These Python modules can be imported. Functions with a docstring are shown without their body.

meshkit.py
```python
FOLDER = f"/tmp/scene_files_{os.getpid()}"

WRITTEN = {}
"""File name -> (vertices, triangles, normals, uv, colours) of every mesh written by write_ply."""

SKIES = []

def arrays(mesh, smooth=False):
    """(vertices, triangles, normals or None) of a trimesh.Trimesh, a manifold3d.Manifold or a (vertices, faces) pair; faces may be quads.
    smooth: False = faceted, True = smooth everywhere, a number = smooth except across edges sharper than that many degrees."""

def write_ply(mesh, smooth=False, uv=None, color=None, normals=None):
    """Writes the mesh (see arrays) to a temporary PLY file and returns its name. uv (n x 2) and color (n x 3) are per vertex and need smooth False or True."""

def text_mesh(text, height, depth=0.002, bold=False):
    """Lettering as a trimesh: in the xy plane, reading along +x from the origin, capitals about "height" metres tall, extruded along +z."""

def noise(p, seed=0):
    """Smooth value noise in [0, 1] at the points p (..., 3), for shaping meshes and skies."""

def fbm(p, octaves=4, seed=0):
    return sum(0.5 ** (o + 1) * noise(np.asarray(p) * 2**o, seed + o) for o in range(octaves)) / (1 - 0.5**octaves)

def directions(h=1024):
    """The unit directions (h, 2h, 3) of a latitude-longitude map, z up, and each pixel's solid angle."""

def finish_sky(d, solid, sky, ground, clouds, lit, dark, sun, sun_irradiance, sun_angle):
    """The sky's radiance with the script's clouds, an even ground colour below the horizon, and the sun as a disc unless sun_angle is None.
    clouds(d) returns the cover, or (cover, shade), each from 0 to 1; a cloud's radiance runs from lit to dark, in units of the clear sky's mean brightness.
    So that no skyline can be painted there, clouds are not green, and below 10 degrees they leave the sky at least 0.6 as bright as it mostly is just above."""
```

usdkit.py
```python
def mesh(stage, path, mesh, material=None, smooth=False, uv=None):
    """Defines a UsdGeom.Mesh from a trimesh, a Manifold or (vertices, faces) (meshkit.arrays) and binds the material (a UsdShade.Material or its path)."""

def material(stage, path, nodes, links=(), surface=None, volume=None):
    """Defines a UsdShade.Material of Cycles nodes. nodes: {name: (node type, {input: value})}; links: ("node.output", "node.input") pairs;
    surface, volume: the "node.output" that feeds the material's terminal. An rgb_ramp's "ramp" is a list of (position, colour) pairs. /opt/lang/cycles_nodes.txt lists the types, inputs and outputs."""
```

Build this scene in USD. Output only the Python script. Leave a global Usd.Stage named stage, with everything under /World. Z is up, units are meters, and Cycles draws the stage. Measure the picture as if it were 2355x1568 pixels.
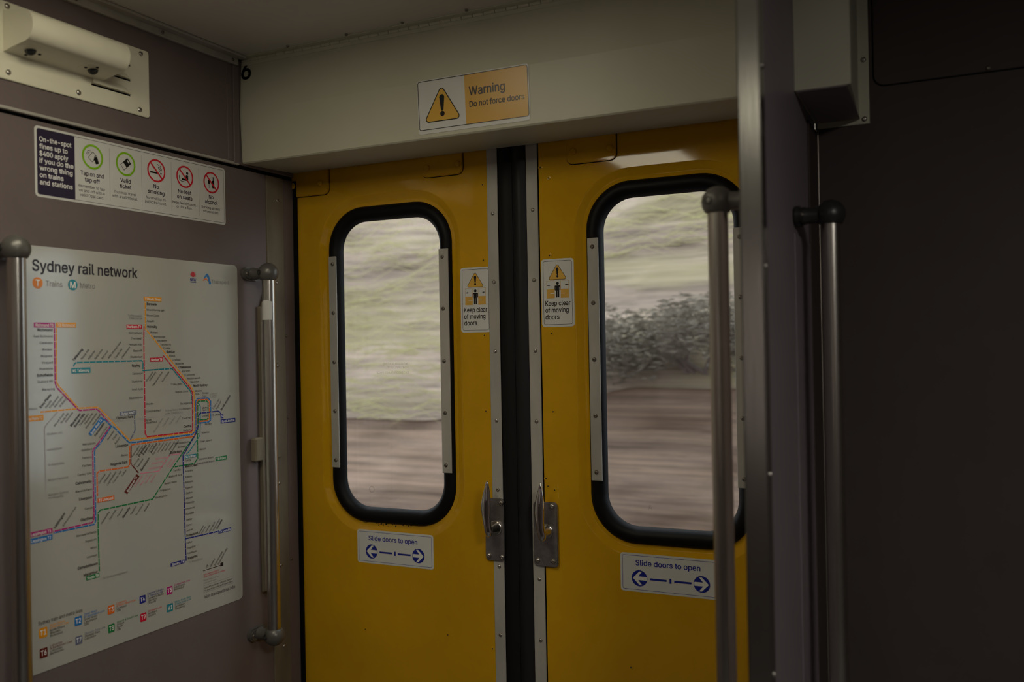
import math, json, random
import numpy as np, trimesh, usdkit, meshkit
from shapely.geometry import Polygon, LineString, Point, box as sbox
from shapely.ops import unary_union
from shapely import affinity
from pxr import Usd, UsdGeom, UsdLux, Gf, Sdf, UsdShade

stage = Usd.Stage.CreateInMemory()
UsdGeom.SetStageUpAxis(stage, UsdGeom.Tokens.z)
UsdGeom.SetStageMetersPerUnit(stage, 1.0)
UsdGeom.Xform.Define(stage, '/World')
UsdGeom.Scope.Define(stage, '/World/Looks')
EYE = 1.45                       # the lens is 1.45 m above the vestibule floor; geometry below is measured from the lens
rng = np.random.default_rng(7)
random.seed(7)

# ------------------------------------------------------------------ camera, sky, daylight, exposure
YAW, PITCH, ROLL, FPX = math.radians(25.6915), math.radians(0.2216), math.radians(-1.0656), 2086.03
fwd = np.array([-math.sin(YAW) * math.cos(PITCH), math.cos(YAW) * math.cos(PITCH), math.sin(PITCH)])
rgt = np.array([math.cos(YAW), math.sin(YAW), 0.0])
upv = np.cross(rgt, fwd)
rr, uu = rgt * math.cos(ROLL) + upv * math.sin(ROLL), -rgt * math.sin(ROLL) + upv * math.cos(ROLL)
cam = UsdGeom.Camera.Define(stage, '/World/camera')
cam.CreateHorizontalApertureAttr(36.0)
cam.CreateVerticalApertureAttr(36.0 * 1568 / 2355)
cam.CreateFocalLengthAttr(36.0 * FPX / 2355)
cam.CreateFStopAttr(2.0)
cam.CreateFocusDistanceAttr(2.3)
cam.CreateClippingRangeAttr(Gf.Vec2f(0.05, 500))
cam.CreateExposureAttr(0.0)
cm = Gf.Matrix4d(*[float(x) for row in (list(rr) + [0], list(uu) + [0], list(-fwd) + [0], [0, 0, EYE, 1]) for x in row])
UsdGeom.Xformable(cam).AddTransformOp().Set(cm)

SKY, DAY, LAMP_A, ADDED_LAMP_B, LAMP_C = .88, .06, 7.6, 2.2, 34.0
dome = UsdLux.DomeLight.Define(stage, '/World/sky_light')
dome.CreateIntensityAttr(SKY)
dome.CreateColorAttr(Gf.Vec3f(0.80, 0.91, 1.0))

def rect_light(name, x0, x1, z0, z1, y, inten, col):
    l = UsdLux.RectLight.Define(stage, '/World/' + name)          # daylight arriving through an opposite window, facing +y
    l.CreateWidthAttr(x1 - x0); l.CreateHeightAttr(z1 - z0)
    l.CreateIntensityAttr(inten); l.CreateColorAttr(Gf.Vec3f(*col))
    l.CreateNormalizeAttr(False)
    m = Gf.Matrix4d(1, 0, 0, 0, 0, 0, 1, 0, 0, -1, 0, 0, (x0 + x1) / 2, y, (z0 + z1) / 2 + EYE, 1)
    UsdGeom.Xformable(l).AddTransformOp().Set(m)
DAYC = (0.80, 0.90, 1.0)
rect_light('window_daylight', -1.552, -1.233, -.44, .345, -.985, DAY, DAYC)
rect_light('window_daylight_001', -.762, -.443, -.44, .345, -.985, DAY, DAYC)

# ------------------------------------------------------------------ materials
def lin(h):
    c = [int(h[i:i + 2], 16) / 255 for i in (0, 2, 4)]
    return tuple(x / 12.92 if x < .04045 else ((x + .055) / 1.055) ** 2.4 for x in c)

MATS = {}
def mat(name, col, rough=.5, metal=0., spec=.5, var=None, bump=None, emit=None, coat=0., rvar=None, **kw):
    """var: (scale, amount[, stretch]) mottles the colour; bump: (scale, strength[, stretch]); rvar: (scale, amount)"""
    if name in MATS: return MATS[name]
    n = {'p': ('principled_bsdf', dict(base_color=col, roughness=rough, metallic=metal, specular_ior_level=spec, coat_weight=coat, **kw))}
    L = []
    n['g'] = ('geometry', {})
    if var:
        s = var[2] if len(var) > 2 else (1, 1, 1)
        n['m'] = ('mapping', dict(scale=s)); n['n'] = ('noise_texture', dict(scale=var[0], detail=5, roughness=.62))
        a = var[1]
        n['r'] = ('rgb_ramp', dict(ramp=[(.28, tuple(c * (1 - a) for c in col)), (.72, tuple(min(1, c * (1 + a)) for c in col))]))
        L += [('g.position', 'm.vector'), ('m.vector', 'n.vector'), ('n.fac', 'r.fac'), ('r.color', 'p.base_color')]
    if bump:
        s = bump[2] if len(bump) > 2 else (1, 1, 1)
        n['bm'] = ('mapping', dict(scale=s)); n['bn'] = ('noise_texture', dict(scale=bump[0], detail=3))
        n['b'] = ('bump', dict(strength=bump[1], distance=.002))
        L += [('g.position', 'bm.vector'), ('bm.vector', 'bn.vector'), ('bn.fac', 'b.height'), ('b.normal', 'p.normal')]
    if rvar:
        n['rn'] = ('noise_texture', dict(scale=rvar[0], detail=4)); n['rm'] = ('math', dict(math_type='multiply_add', value2=rvar[1], value3=rough - rvar[1] / 2))
        L += [('g.position', 'rn.vector'), ('rn.fac', 'rm.value1'), ('rm.value', 'p.roughness')]
    if emit:
        n['p'][1].update(emission_color=emit[0], emission_strength=emit[1])
    MATS[name] = usdkit.material(stage, '/World/Looks/' + name, n, L, surface='p.BSDF')
    return MATS[name]

YEL = mat('yellow_paint', (.62, .335, .008), .06, spec=.36, var=(3.5, .10), bump=(7, .05), rvar=(9, .06))
CREAM = mat('cream_paint', (.545, .53, .415), .42, spec=.4, var=(5, .04), bump=(140, .05))
CREAM2 = mat('cream_plastic', (.84, .81, .65), .33, spec=.5, var=(6, .03))
CEIL = mat('ceiling_laminate', (.68, .645, .60), .45, spec=.4, var=(4, .05))
MAUVE = mat('mauve_laminate', (.168, .134, .130), .42, spec=.2, var=(7, .07), bump=(220, .10))
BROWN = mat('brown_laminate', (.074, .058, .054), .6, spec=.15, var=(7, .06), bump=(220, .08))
PARTM = mat('partition_laminate', (.25, .207, .228), .45, spec=.4, var=(7, .06), bump=(220, .08))
ALUC = mat('edge_cap_aluminium', (.60, .59, .56), .22, 1., var=(9, .12, (1, 1, .2)), bump=(60, .05, (4, 4, .3)))
ALU = mat('aluminium', (.62, .60, .56), .40, 1., var=(9, .10, (1, 1, .2)), bump=(60, .06, (4, 4, .3)))
ALUP = mat('painted_strip', (.42, .40, .36), .45, spec=.5, var=(11, .16, (1, 1, .3)), bump=(70, .06))
TAN = mat('tarnished_steel', (.20, .168, .120), .6, 0., .10, var=(16, .22, (1, 1, .25)), bump=(60, .05))
STEEL = mat('brushed_steel', (.60, .57, .52), .26, 1., var=(8, .05), bump=(120, .03, (1, 1, .05)))
CHROME = mat('chrome', (.72, .70, .68), .07, 1.)
PLATE = mat('worn_steel_plate', (.34, .32, .32), .38, .85, var=(40, .3), bump=(80, .08))
CASTING = mat('grey_casting', (.135, .13, .12), .36, .35, var=(30, .08), bump=(260, .05))
RUBBER = mat('black_rubber', (.006, .0055, .0055), .5, spec=.14, var=(20, .15), bump=(90, .1))
RUBBER2 = mat('dull_black_rubber', (.008, .008, .008), .6, spec=.2)
RUBBER3 = mat('grey_black_rubber', (.016, .016, .017), .5, spec=.25)
DARK = mat('dark_gap', (.006, .006, .006), .8, spec=.1)
FLOOR = mat('vinyl_floor', (.10, .10, .105), .5, var=(60, .3))
SCREW = mat('screw_steel', (.50, .47, .43), .30, 1.)
SCREWD = mat('dull_screw', (.22, .19, .16), .45, .8)
RECESS = mat('screw_recess', (.02, .018, .016), .7)
LAMPM = mat('lamp_diffuser', (.9, .9, .85), .5, emit=((1.0, .92, .70), LAMP_A))
LAMPM2 = mat('added_lamp_diffuser', (.9, .9, .85), .5, emit=((1.0, .93, .72), ADDED_LAMP_B))  # diffuser of the added aisle lamp that brightens the edge cap
WHITE = mat('white_vinyl', (.68, .68, .65), .30, spec=.5)
SHEET = mat('poster_sheet', (.50, .50, .455), .13, spec=.6, rvar=(6, .05))
LAMPM3 = mat('lamp_diffuser_saloon', (.9, .9, .85), .5, emit=((1.0, .95, .86), LAMP_C))
def ink(n, c): return mat('ink_' + n, c, .3, spec=.45)
INK = {k: ink(k, lin(v)) for k, v in dict(magenta='c0157f', yellow='f7a31c', red='d8163a', teal='0f8c9c', blue='1b78c4', orange='f0701e', citrus='ee8a24', brown='6b2016', green='0f8445', navy='1f2f8c', slate='6f7791', pale='b6b3b4', pink='f08aa8', ink='2a2226', grey='8a8687', white='f4f4f0', amber='deae48', black='0d0c0c', royal='1c2a90', plum='30283f', lime='84bd10', crimson='d01f30', hair='3c3644', sand='d9a94c', paper='e6e6e0').items()}
# thin clear pane: sunlight passes, the rest mirrors by fresnel
GLASS = usdkit.material(stage, '/World/Looks/window_glass', {'t': ('transparent_bsdf', dict(color=(.93, .93, .92))), 'g': ('glossy_bsdf', dict(color=(1, 1, 1), roughness=.02)), 'f': ('fresnel', dict(IOR=1.5)), 'm': ('mix_closure', {})},
                        [('f.fac', 'm.fac'), ('t.BSDF', 'm.closure1'), ('g.BSDF', 'm.closure2')], surface='m.closure')
ETCH = usdkit.material(stage, '/World/Looks/etched_mark', {'t': ('transparent_bsdf', dict(color=(1, 1, 1))), 'd': ('principled_bsdf', dict(base_color=(.16, .13, .12), roughness=.8)), 'm': ('mix_closure', dict(fac=.36))},
                       [('t.BSDF', 'm.closure1'), ('d.BSDF', 'm.closure2')], surface='m.closure')
def ground_mat(name, ramp, scale, stretch, rough=.9, fine=(9., .35), patch=None):
    n = {'g': ('geometry', {}), 'm': ('mapping', dict(scale=stretch)), 'n': ('noise_texture', dict(scale=scale, detail=8, roughness=.68, distortion=.3)), 'r': ('rgb_ramp', dict(ramp=ramp)),
         'm2': ('mapping', dict(scale=(stretch[0] * .4, stretch[1], stretch[2] * 1.8))), 'n2': ('noise_texture', dict(scale=fine[0], detail=6, roughness=.7)), 'r2': ('rgb_ramp', dict(ramp=[(.3, (1 - fine[1],) * 3), (.7, (1 + fine[1],) * 3)])),
         'x': ('mix_color', dict(blend_type='multiply', fac=1.0, use_clamp=False)), 'p': ('principled_bsdf', dict(roughness=rough, specular_ior_level=.1))}
    L = [('g.position', 'm.vector'), ('m.vector', 'n.vector'), ('n.fac', 'r.fac'), ('g.position', 'm2.vector'), ('m2.vector', 'n2.vector'), ('n2.fac', 'r2.fac'), ('r.color', 'x.a'), ('r2.color', 'x.b')]
    out = 'x.result'
    if patch:
        n['pm'] = ('mapping', dict(scale=patch[1])); n['pn'] = ('noise_texture', dict(scale=patch[0], detail=3)); n['pr'] = ('rgb_ramp', dict(ramp=[(.49, (0, 0, 0)), (.70, (.6, .6, .6))]))
        n['px'] = ('mix_color', dict(b=patch[2]))
        L += [('g.position', 'pm.vector'), ('pm.vector', 'pn.vector'), ('pn.fac', 'pr.fac'), ('pr.color', 'px.fac'), (out, 'px.a')]
        out = 'px.result'
    L.append((out, 'p.base_color'))
    return usdkit.material(stage, '/World/Looks/' + name, n, L, surface='p.BSDF')
CLAY = ground_mat('cut_rock', [(.25, (.150, .108, .088)), (.45, (.215, .150, .115)), (.58, (.265, .184, .134)), (.78, (.32, .238, .185))], 2.4, (.22, 1, 2.6), fine=(8, .45))
SLOPE = ground_mat('dry_slope', [(.26, (.170, .126, .098)), (.42, (.255, .194, .150)), (.58, (.335, .258, .202)), (.76, (.42, .332, .263))], 2.6, (.22, 1, 2.4), fine=(8.5, .5), patch=(2.1, (.35, 1, 2.2), (.25, .222, .100)))
BALLAST = ground_mat('ballast', [(.3, (.16, .14, .13)), (.7, (.34, .30, .28))], 30, (1, 1, 1))
def leaf_mat(name, c):
    return usdkit.material(stage, '/World/Looks/' + name, {'p': ('principled_bsdf', dict(base_color=c, roughness=.7, specular_ior_level=.2)), 't': ('translucent_bsdf', dict(color=c)), 'm': ('mix_closure', dict(fac=.3))},
                           [('p.BSDF', 'm.closure1'), ('t.BSDF', 'm.closure2')], surface='m.closure')
LEAF, STRAW, TWIG = leaf_mat('shrub_leaf', (.20, .17, .132)), leaf_mat('straw', (.52, .47, .25)), mat('twig', (.16, .12, .11), .8)

# ------------------------------------------------------------------ things, parts
TAKEN = {}
def fresh(path):
    k = TAKEN.get(path, 0); TAKEN[path] = k + 1
    return path if k == 0 else '%s_%03d' % (path, k)
def tag(p, label=None, cat=None, group=None, kind=None):
    for k, v in dict(label=label, category=cat, group=group, kind=kind).items():
        if v: p.SetCustomDataByKey(k, v)
class Thing:
    def __init__(self, name, label, cat, loc=(0, 0, -EYE), group=None, kind=None):
        self.path = fresh('/World/' + name); self.loc = np.array(loc, float) + (0, 0, EYE)
        x = UsdGeom.Xform.Define(stage, self.path); x.AddTranslateOp().Set(Gf.Vec3d(*self.loc.tolist()))
        tag(x.GetPrim(), label, cat, group, kind)
    def part(self, name, mesh, m, under=None, smooth=False, label=None, kind=None):
        path = fresh((under or self.path) + '/' + name)
        if hasattr(mesh, 'vertices'): v, f = np.array(mesh.vertices), np.array(mesh.faces)
        else: v, f = mesh
        v = np.asarray(v, float) + (0, 0, EYE) - self.loc
        o = usdkit.mesh(stage, path, (v, f), m, smooth=smooth)
        tag(o.GetPrim(), label, None, None, kind)
        return path
def single(name, mesh, m, label, cat, kind=None, smooth=False, group=None):
    path = fresh('/World/' + name)
    v, f = (np.array(mesh.vertices), np.array(mesh.faces)) if hasattr(mesh, 'vertices') else mesh
    c = np.array([v[:, 0].mean(), v[:, 1].mean(), v[:, 2].min()])
    o = usdkit.mesh(stage, path, (v - c, f), m, smooth=smooth)
    UsdGeom.Xformable(o).AddTranslateOp().Set(Gf.Vec3d(*(c + (0, 0, EYE)).tolist()))
    tag(o.GetPrim(), label, cat, group, kind)
    return o

# ------------------------------------------------------------------ shapes
def cat(*ms): return trimesh.util.concatenate([m if hasattr(m, 'vertices') else trimesh.Trimesh(m[0], m[1], process=False) for m in ms])
def cbox(x0, x1, y0, y1, z0, z1, c=.0015):
    c = min(c, .45 * min(x1 - x0, y1 - y0, z1 - z0)); P = []
    for sx in (0, 1):
        for sy in (0, 1):
            for sz in (0, 1):
                q = np.array([(x0, x1)[sx], (y0, y1)[sy], (z0, z1)[sz]]); d = np.array([1 - 2 * sx, 1 - 2 * sy, 1 - 2 * sz]) * c
                for k in range(3):
                    t = d.copy(); t[k] = 0; P.append(q + t)
    return trimesh.convex.convex_hull(np.array(P))
class Frame:
    """a flat place to draw on: o + a*e1 + b*e2 + n*e3, reading along e1, e3 towards the viewer"""
    def __init__(self, o, e1, e2): self.o, self.e1, self.e2 = np.array(o, float), np.array(e1, float), np.array(e2, float); self.e3 = np.cross(self.e1, self.e2)
    def at(self, p2, n): p2 = np.asarray(p2, float); return self.o + p2[:, :1] * self.e1 + p2[:, 1:2] * self.e2 + (n if np.ndim(n) == 0 else np.asarray(n)[:, None]) * self.e3
    def pt(self, a, b, n=0.): return self.at([[a, b]], n)[0]
def door_frame(y=2.1): return Frame((0, y, 0), (1, 0, 0), (0, 0, 1))
def left_frame(x=-1.7): return Frame((x, 0, 0), (0, 1, 0), (0, 0, 1))
def polys(g): return [p for p in getattr(g, 'geoms', [g]) if p.geom_type == 'Polygon' and p.area > 1e-10]
def slab(poly, fr, n0, n1, c=0.):
    """extrude a 2-D shape from n0 to n1 above the frame, front edge chamfered by c"""
    out = []
    for p in polys(poly):
        m = trimesh.creation.extrude_polygon(p, n1 - n0 - c, engine='earcut')
        v = np.array(m.vertices); out.append((fr.at(v[:, :2], v[:, 2] + n0), m.faces))
        if c:
            q = p.buffer(-c, join_style=2)
            for t in polys(q):
                rim = trimesh.creation.extrude_polygon(t, c, engine='earcut'); v = np.array(rim.vertices); out.append((fr.at(v[:, :2], v[:, 2] + n1 - c), rim.faces))
    return cat(*out)
def flat(poly, fr, n):
    out = []
    for p in polys(poly):
        v, f = trimesh.creation.triangulate_polygon(p, engine='earcut')
        a, b, c = v[f[:, 0]], v[f[:, 1]], v[f[:, 2]]
        neg = ((b - a)[:, 0] * (c - a)[:, 1] - (b - a)[:, 1] * (c - a)[:, 0]) < 0
        f = np.array(f); f[neg] = f[neg][:, ::-1]
        out.append((fr.at(v, n), f))
    return cat(*out)
def rrect(cx, cz, hw, hh, R, n=8):
    out = []
    for k, (sx, sz) in enumerate(((1, 1), (-1, 1), (-1, -1), (1, -1))):
        for t in np.linspace(0, math.pi / 2, n):
            a = t + k * math.pi / 2
            out.append((cx + sx * (hw - R) + R * math.cos(a), cz + sz * (hh - R) + R * math.sin(a)))
    return np.array(out)
def rpoly(x0, z0, x1, z1, R): return Polygon(rrect((x0 + x1) / 2, (z0 + z1) / 2, (x1 - x0) / 2, (z1 - z0) / 2, max(R, 1e-4), 6))
def loft(rings, close=False, capped=False):
    n = len(rings[0]); v = np.vstack(rings); f = []
    K = len(rings)
    for k in range(K if close else K - 1):
        a, b = k * n, ((k + 1) % K) * n
        for i in range(n):
            j = (i + 1) % n
            f += [(a + i, a + j, b + j), (a + i, b + j, b + i)]
    if capped:
        for k, rev in ((0, True), (K - 1, False)):
            c = len(v); v = np.vstack([v, rings[k].mean(0)])
            for i in range(n):
                j = (i + 1) % n
                f.append((k * n + j, k * n + i, c) if rev else (k * n + i, k * n + j, c))
    m = trimesh.Trimesh(v, np.array(f), process=False)
    return m
def tube(path, r, seg=14):
    P = np.array(path, float); r = np.broadcast_to(r, len(P)); rings = []
    T = np.gradient(P, axis=0); T /= np.linalg.norm(T, axis=1)[:, None]
    ref = np.array([0, 0, 1.]) if abs(T[0][2]) < .9 else np.array([1., 0, 0])
    u = np.cross(T[0], ref); u /= np.linalg.norm(u)
    for p, t, q in zip(P, T, r):
        u = u - t * (u @ t); u /= np.linalg.norm(u); w = np.cross(t, u)
        a = np.linspace(0, 2 * math.pi, seg, endpoint=False)
        rings.append(p + q * (np.cos(a)[:, None] * u + np.sin(a)[:, None] * w))
    return loft(rings, capped=True)
def lathe(profile, at, axis, seg=14):
    axis = np.array(axis, float); axis /= np.linalg.norm(axis)
    ref = np.array([0, 0, 1.]) if abs(axis[2]) < .9 else np.array([1., 0, 0])
    u = np.cross(ref, axis); u /= np.linalg.norm(u); w = np.cross(axis, u)
    a = np.linspace(0, 2 * math.pi, seg, endpoint=False)
    return loft([np.array(at) + axis * h + max(r, 1e-5) * (np.cos(a)[:, None] * u + np.sin(a)[:, None] * w) for r, h in profile])
def ball(c, r, seg=20): return lathe([(r * math.sin(t), -r * math.cos(t)) for t in np.linspace(0.02, math.pi - .02, 12)], c, (0, 0, 1), seg)
def screw(at, n, r=.0042):
    return lathe([(r, -.0004), (r, r * .22), (r * .82, r * .5), (r * .5, r * .66), (r * .38, r * .66), (r * .30, r * .3), (1e-5, r * .28)], at, n, 10)
def rivet(at, n, r=.0055):
    return lathe([(r, -.0004), (r * .96, r * .10), (r * .7, r * .16), (r * .34, r * .12), (r * .28, -.0003), (1e-5, -.0003)], at, n, 12)
def prism_x(yz, x0, x1):
    p = Polygon(yz); m = trimesh.creation.extrude_polygon(p, x1 - x0, engine='earcut'); v = np.array(m.vertices)
    return trimesh.Trimesh(np.c_[v[:, 2] + x0, v[:, 0], v[:, 1]], m.faces, process=False)
def prism_y(xz, y0, y1):
    p = Polygon(xz); m = trimesh.creation.extrude_polygon(p, y1 - y0, engine='earcut'); v = np.array(m.vertices)
    return trimesh.Trimesh(np.c_[v[:, 0], v[:, 2] + y0, v[:, 1]], m.faces[:, ::-1], process=False)

# ------------------------------------------------------------------ flat print
_TX = {}
def glyphs(s, bold):
    if (s, bold) not in _TX:
        m = meshkit.text_mesh(s, 1.0, depth=.1, bold=bold); k = m.face_normals[:, 2] > .5
        f = np.array(m.faces)[k]; used, inv = np.unique(f, return_inverse=True); v = np.array(m.vertices)[used][:, :2]
        v = v - [v[:, 0].min(), 0]
        _TX[(s, bold)] = (v, inv.reshape(-1, 3))
    return _TX[(s, bold)]
JOINED = {'station_lettering', 'pale_lettering', 'legend_lettering', 'small_lettering', 'station_tick', 'etched_print'}
class Sheet:
    """collects print (all lengths in metres on a Frame): one part per line of lettering or symbol, the smallest print joined"""
    def __init__(self, fr): self.fr, self.lay = fr, {}
    def add(self, name, m, v3, f):
        key = (name, str(m.GetPath()), 0 if name in JOINED else len(self.lay)); self.lay.setdefault(key, []).append((v3, f))
    def shape(self, name, m, poly, n):
        for p in ([poly] if name in JOINED or name in ('symbol', 'exclamation_mark', 'figure_symbol') else polys(poly)):
            t = flat(p, self.fr, n); self.add(name, m, np.array(t.vertices), np.array(t.faces))
    def text(self, name, m, s, a, b, h, n, bold=False, anchor='l', width=None, rot=0., mirror=False):
        if not s: return
        v, f = glyphs(s, bold); v = v * h
        if width: v = v * [width / max(np.ptp(v[:, 0]), 1e-6), 1]
        w = np.ptp(v[:, 0]); v = v - [dict(l=0, c=w / 2, r=w)[anchor], 0]
        if mirror: v = v * [-1, 1]; f = f[:, ::-1]
        c, q = math.cos(rot), math.sin(rot); v = np.c_[v[:, 0] * c - v[:, 1] * q + a, v[:, 0] * q + v[:, 1] * c + b]
        self.add(name, m, self.fr.at(v, n), f)
    def write(self, thing, under=None):
        for (name, mp, k), ms in self.lay.items():
            thing.part(name, cat(*ms), UsdShade.Material.Get(stage, mp), under, kind='stuff' if name in JOINED else None)
def line(pts, w, cap=1): return LineString(pts).buffer(w / 2, cap_style=cap, join_style=1, quad_segs=3)
def ring_poly(c, r, w): return Point(c).buffer(r, 20).difference(Point(c).buffer(r - w, 20))
def border(x0, y0, x1, y1, R, w): o = rpoly(x0, y0, x1, y1, R); return o.difference(rpoly(x0 + w, y0 + w, x1 - w, y1 - w, max(R - w, .0005)))
def tri_poly(cx, cy, w, h, R):
    return Polygon([(cx - w / 2 + R, cy - h / 2 + R), (cx + w / 2 - R, cy - h / 2 + R), (cx, cy + h / 2 - R * 1.6)]).buffer(R, 6)

N_ = (0, -1, 0)
# ================================================================== THE SETTING
ZF, ZC, YB, XE = -EYE, .777, -.93, 2.4         # floor, ceiling, opposite wall face, saloon bulkhead
single('floor', cbox(-1.76, XE + .06, YB - .06, 2.2, ZF - .06, ZF, .001), FLOOR, 'dark grey speckled vinyl floor of the train vestibule', 'floor', 'structure')
single('ceiling', cbox(-1.76, XE + .06, YB - .06, 2.2, ZC, ZC + .05, .001), CEIL, 'plain beige laminate ceiling above the train doors', 'ceiling', 'structure')

# ---- left wall
wl = Thing('wall_left', 'mauve laminate end wall of the vestibule carrying the rail map', 'wall', (-1.73, .6, ZF), kind='structure')
wl.part('lower_panel', cbox(-1.76, -1.70, YB, 1.974, ZF, .4835, .001), MAUVE)
wl.part('upper_panel', cbox(-1.76, -1.6925, YB, 1.842, .4935, .80, .0015), MAUVE)
wl.part('upper_panel', cbox(-1.76, -1.697, 1.842, 2.09, .4935, .80, .001), MAUVE)
wl.part('shadow_gap', cbox(-1.76, -1.703, YB, 2.09, .4830, .4940, .0005), DARK)
wl.part('seam_lip', cbox(-1.70, -1.6895, YB, 1.862, .4900, .4965, .0012), ALUP)
wl.part('corner_angle', cat(cbox(-1.70, -1.688, 1.842, 1.8625, .494, .752, .001), cbox(-1.70, -1.692, 1.822, 1.842, .494, .752, .001)), MAUVE)
tp = wl.part('metal_strip', cbox(-1.76, -1.6985, 1.976, 2.046, ZF, .4835, .001), TAN)
for yz in ((2.021, .417), (2.013, .186), (2.009, -.046), (2.007, -.376), (2.010, -.607), (2.017, -.835)):
    wl.part('screw', screw((-1.6985, *yz), (1, 0, 0), .0052), SCREW, tp, 40)
pp = wl.part('pocket_panel', cbox(-1.76, -1.7005, 2.0475, 2.0915, ZF, .4835, .002), MAUVE)
wl.part('pocket_gap_shade', cbox(-1.706, -1.690, 2.0917, 2.0995, ZF, .4835, .001), DARK)  # dark strip paints the shade of the gap beside the door
for yz in ((2.053, .036), (2.053, -.196), (2.056, -.60)):
    wl.part('screw', screw((-1.7005, *yz), (1, 0, 0), .0045), SCREWD, pp, 40)

# ---- outer body behind the doors, saloon side wall, bulkhead, opposite wall
single('wall_front', cat(cbox(-2.4, -1.70, 2.14, 2.19, ZF - .3, 1.0), cbox(-1.72, -.2, 2.14, 2.19, .52, 1.0), cbox(-1.78, -1.72, 2.13, 2.16, ZF, 1.0)), DARK, 'dark outer body shell around the train doorway', 'wall', 'structure')
wr = Thing('wall_right', 'dark brown laminate side wall to the right of the draught screen', 'wall', (1.07, 2.15, ZF), kind='structure')
wr.part('panel', cbox(-.257, XE, 2.1, 2.19, ZF, .80, .001), BROWN)
fr = door_frame(2.1)
acc = wr.part('access_panel', slab(rpoly(-.134, .541, .62, 1.0, .022).intersection(sbox(-1, .5, 1, .776)), fr, 0, .003, .001), BROWN)
wr.part('panel_joint', flat(rpoly(-.137, .538, .623, 1.0, .024).difference(rpoly(-.1337, .5413, .6197, 1.0, .022)).intersection(sbox(-1, .5, 1, .776)), fr, .0006), DARK)
for x in (.084, .40): wr.part('screw', screw((x, 2.097, .547), N_, .005), SCREWD, acc, 40)
wr.part('corner_bead', tube([(-.2515, 2.0955, ZF), (-.2515, 2.0955, 0), (-.2515, 2.0955, .46)], .0030, 8), SCREWD, None, 40)
single('wall_end', cbox(XE, XE + .06, YB, 2.2, ZF, .80), BROWN, 'plain brown bulkhead closing the saloon end', 'wall', 'structure')
wb = Thing('wall_back', 'opposite side wall darkened to cut its reflection, with a pair of rounded windows', 'wall', (.3, YB, ZF), kind='structure')
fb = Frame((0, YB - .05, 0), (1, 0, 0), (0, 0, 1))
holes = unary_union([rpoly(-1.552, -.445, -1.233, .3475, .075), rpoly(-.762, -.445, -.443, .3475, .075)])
wb.part('panel', slab(sbox(-1.76, ZF, XE, .80).difference(holes), fb, -.05, 0.0), BROWN)  # brown stands in for yellow doors, darkened to cut reflected light
for k, x in enumerate((-1.3925, -.6025)):
    w = Thing('window_%d' % (k + 1), 'rounded %s window in the opposite side wall' % ('first', 'second')[k], 'window', (x, YB - .03, -.445), kind='structure')
    w.part('pane', flat(rpoly(x - .16, -.446, x + .16, .348, .075), Frame((0, YB - .03, 0), (1, 0, 0), (0, 0, 1)), 0), GLASS)
    rg = [np.c_[q[:, 0], np.full(len(q), YB - .05 + h), q[:, 1]] for q, h in ((rrect(x, -.0487, .2, .437, .115), .0), (rrect(x, -.0487, .19, .427, .105), .062), (rrect(x, -.0487, .168, .405, .083), .062), (rrect(x, -.0487, .159, .396, .075), .02))]
    w.part('gasket', loft(rg), RUBBER, None, 40)

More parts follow.
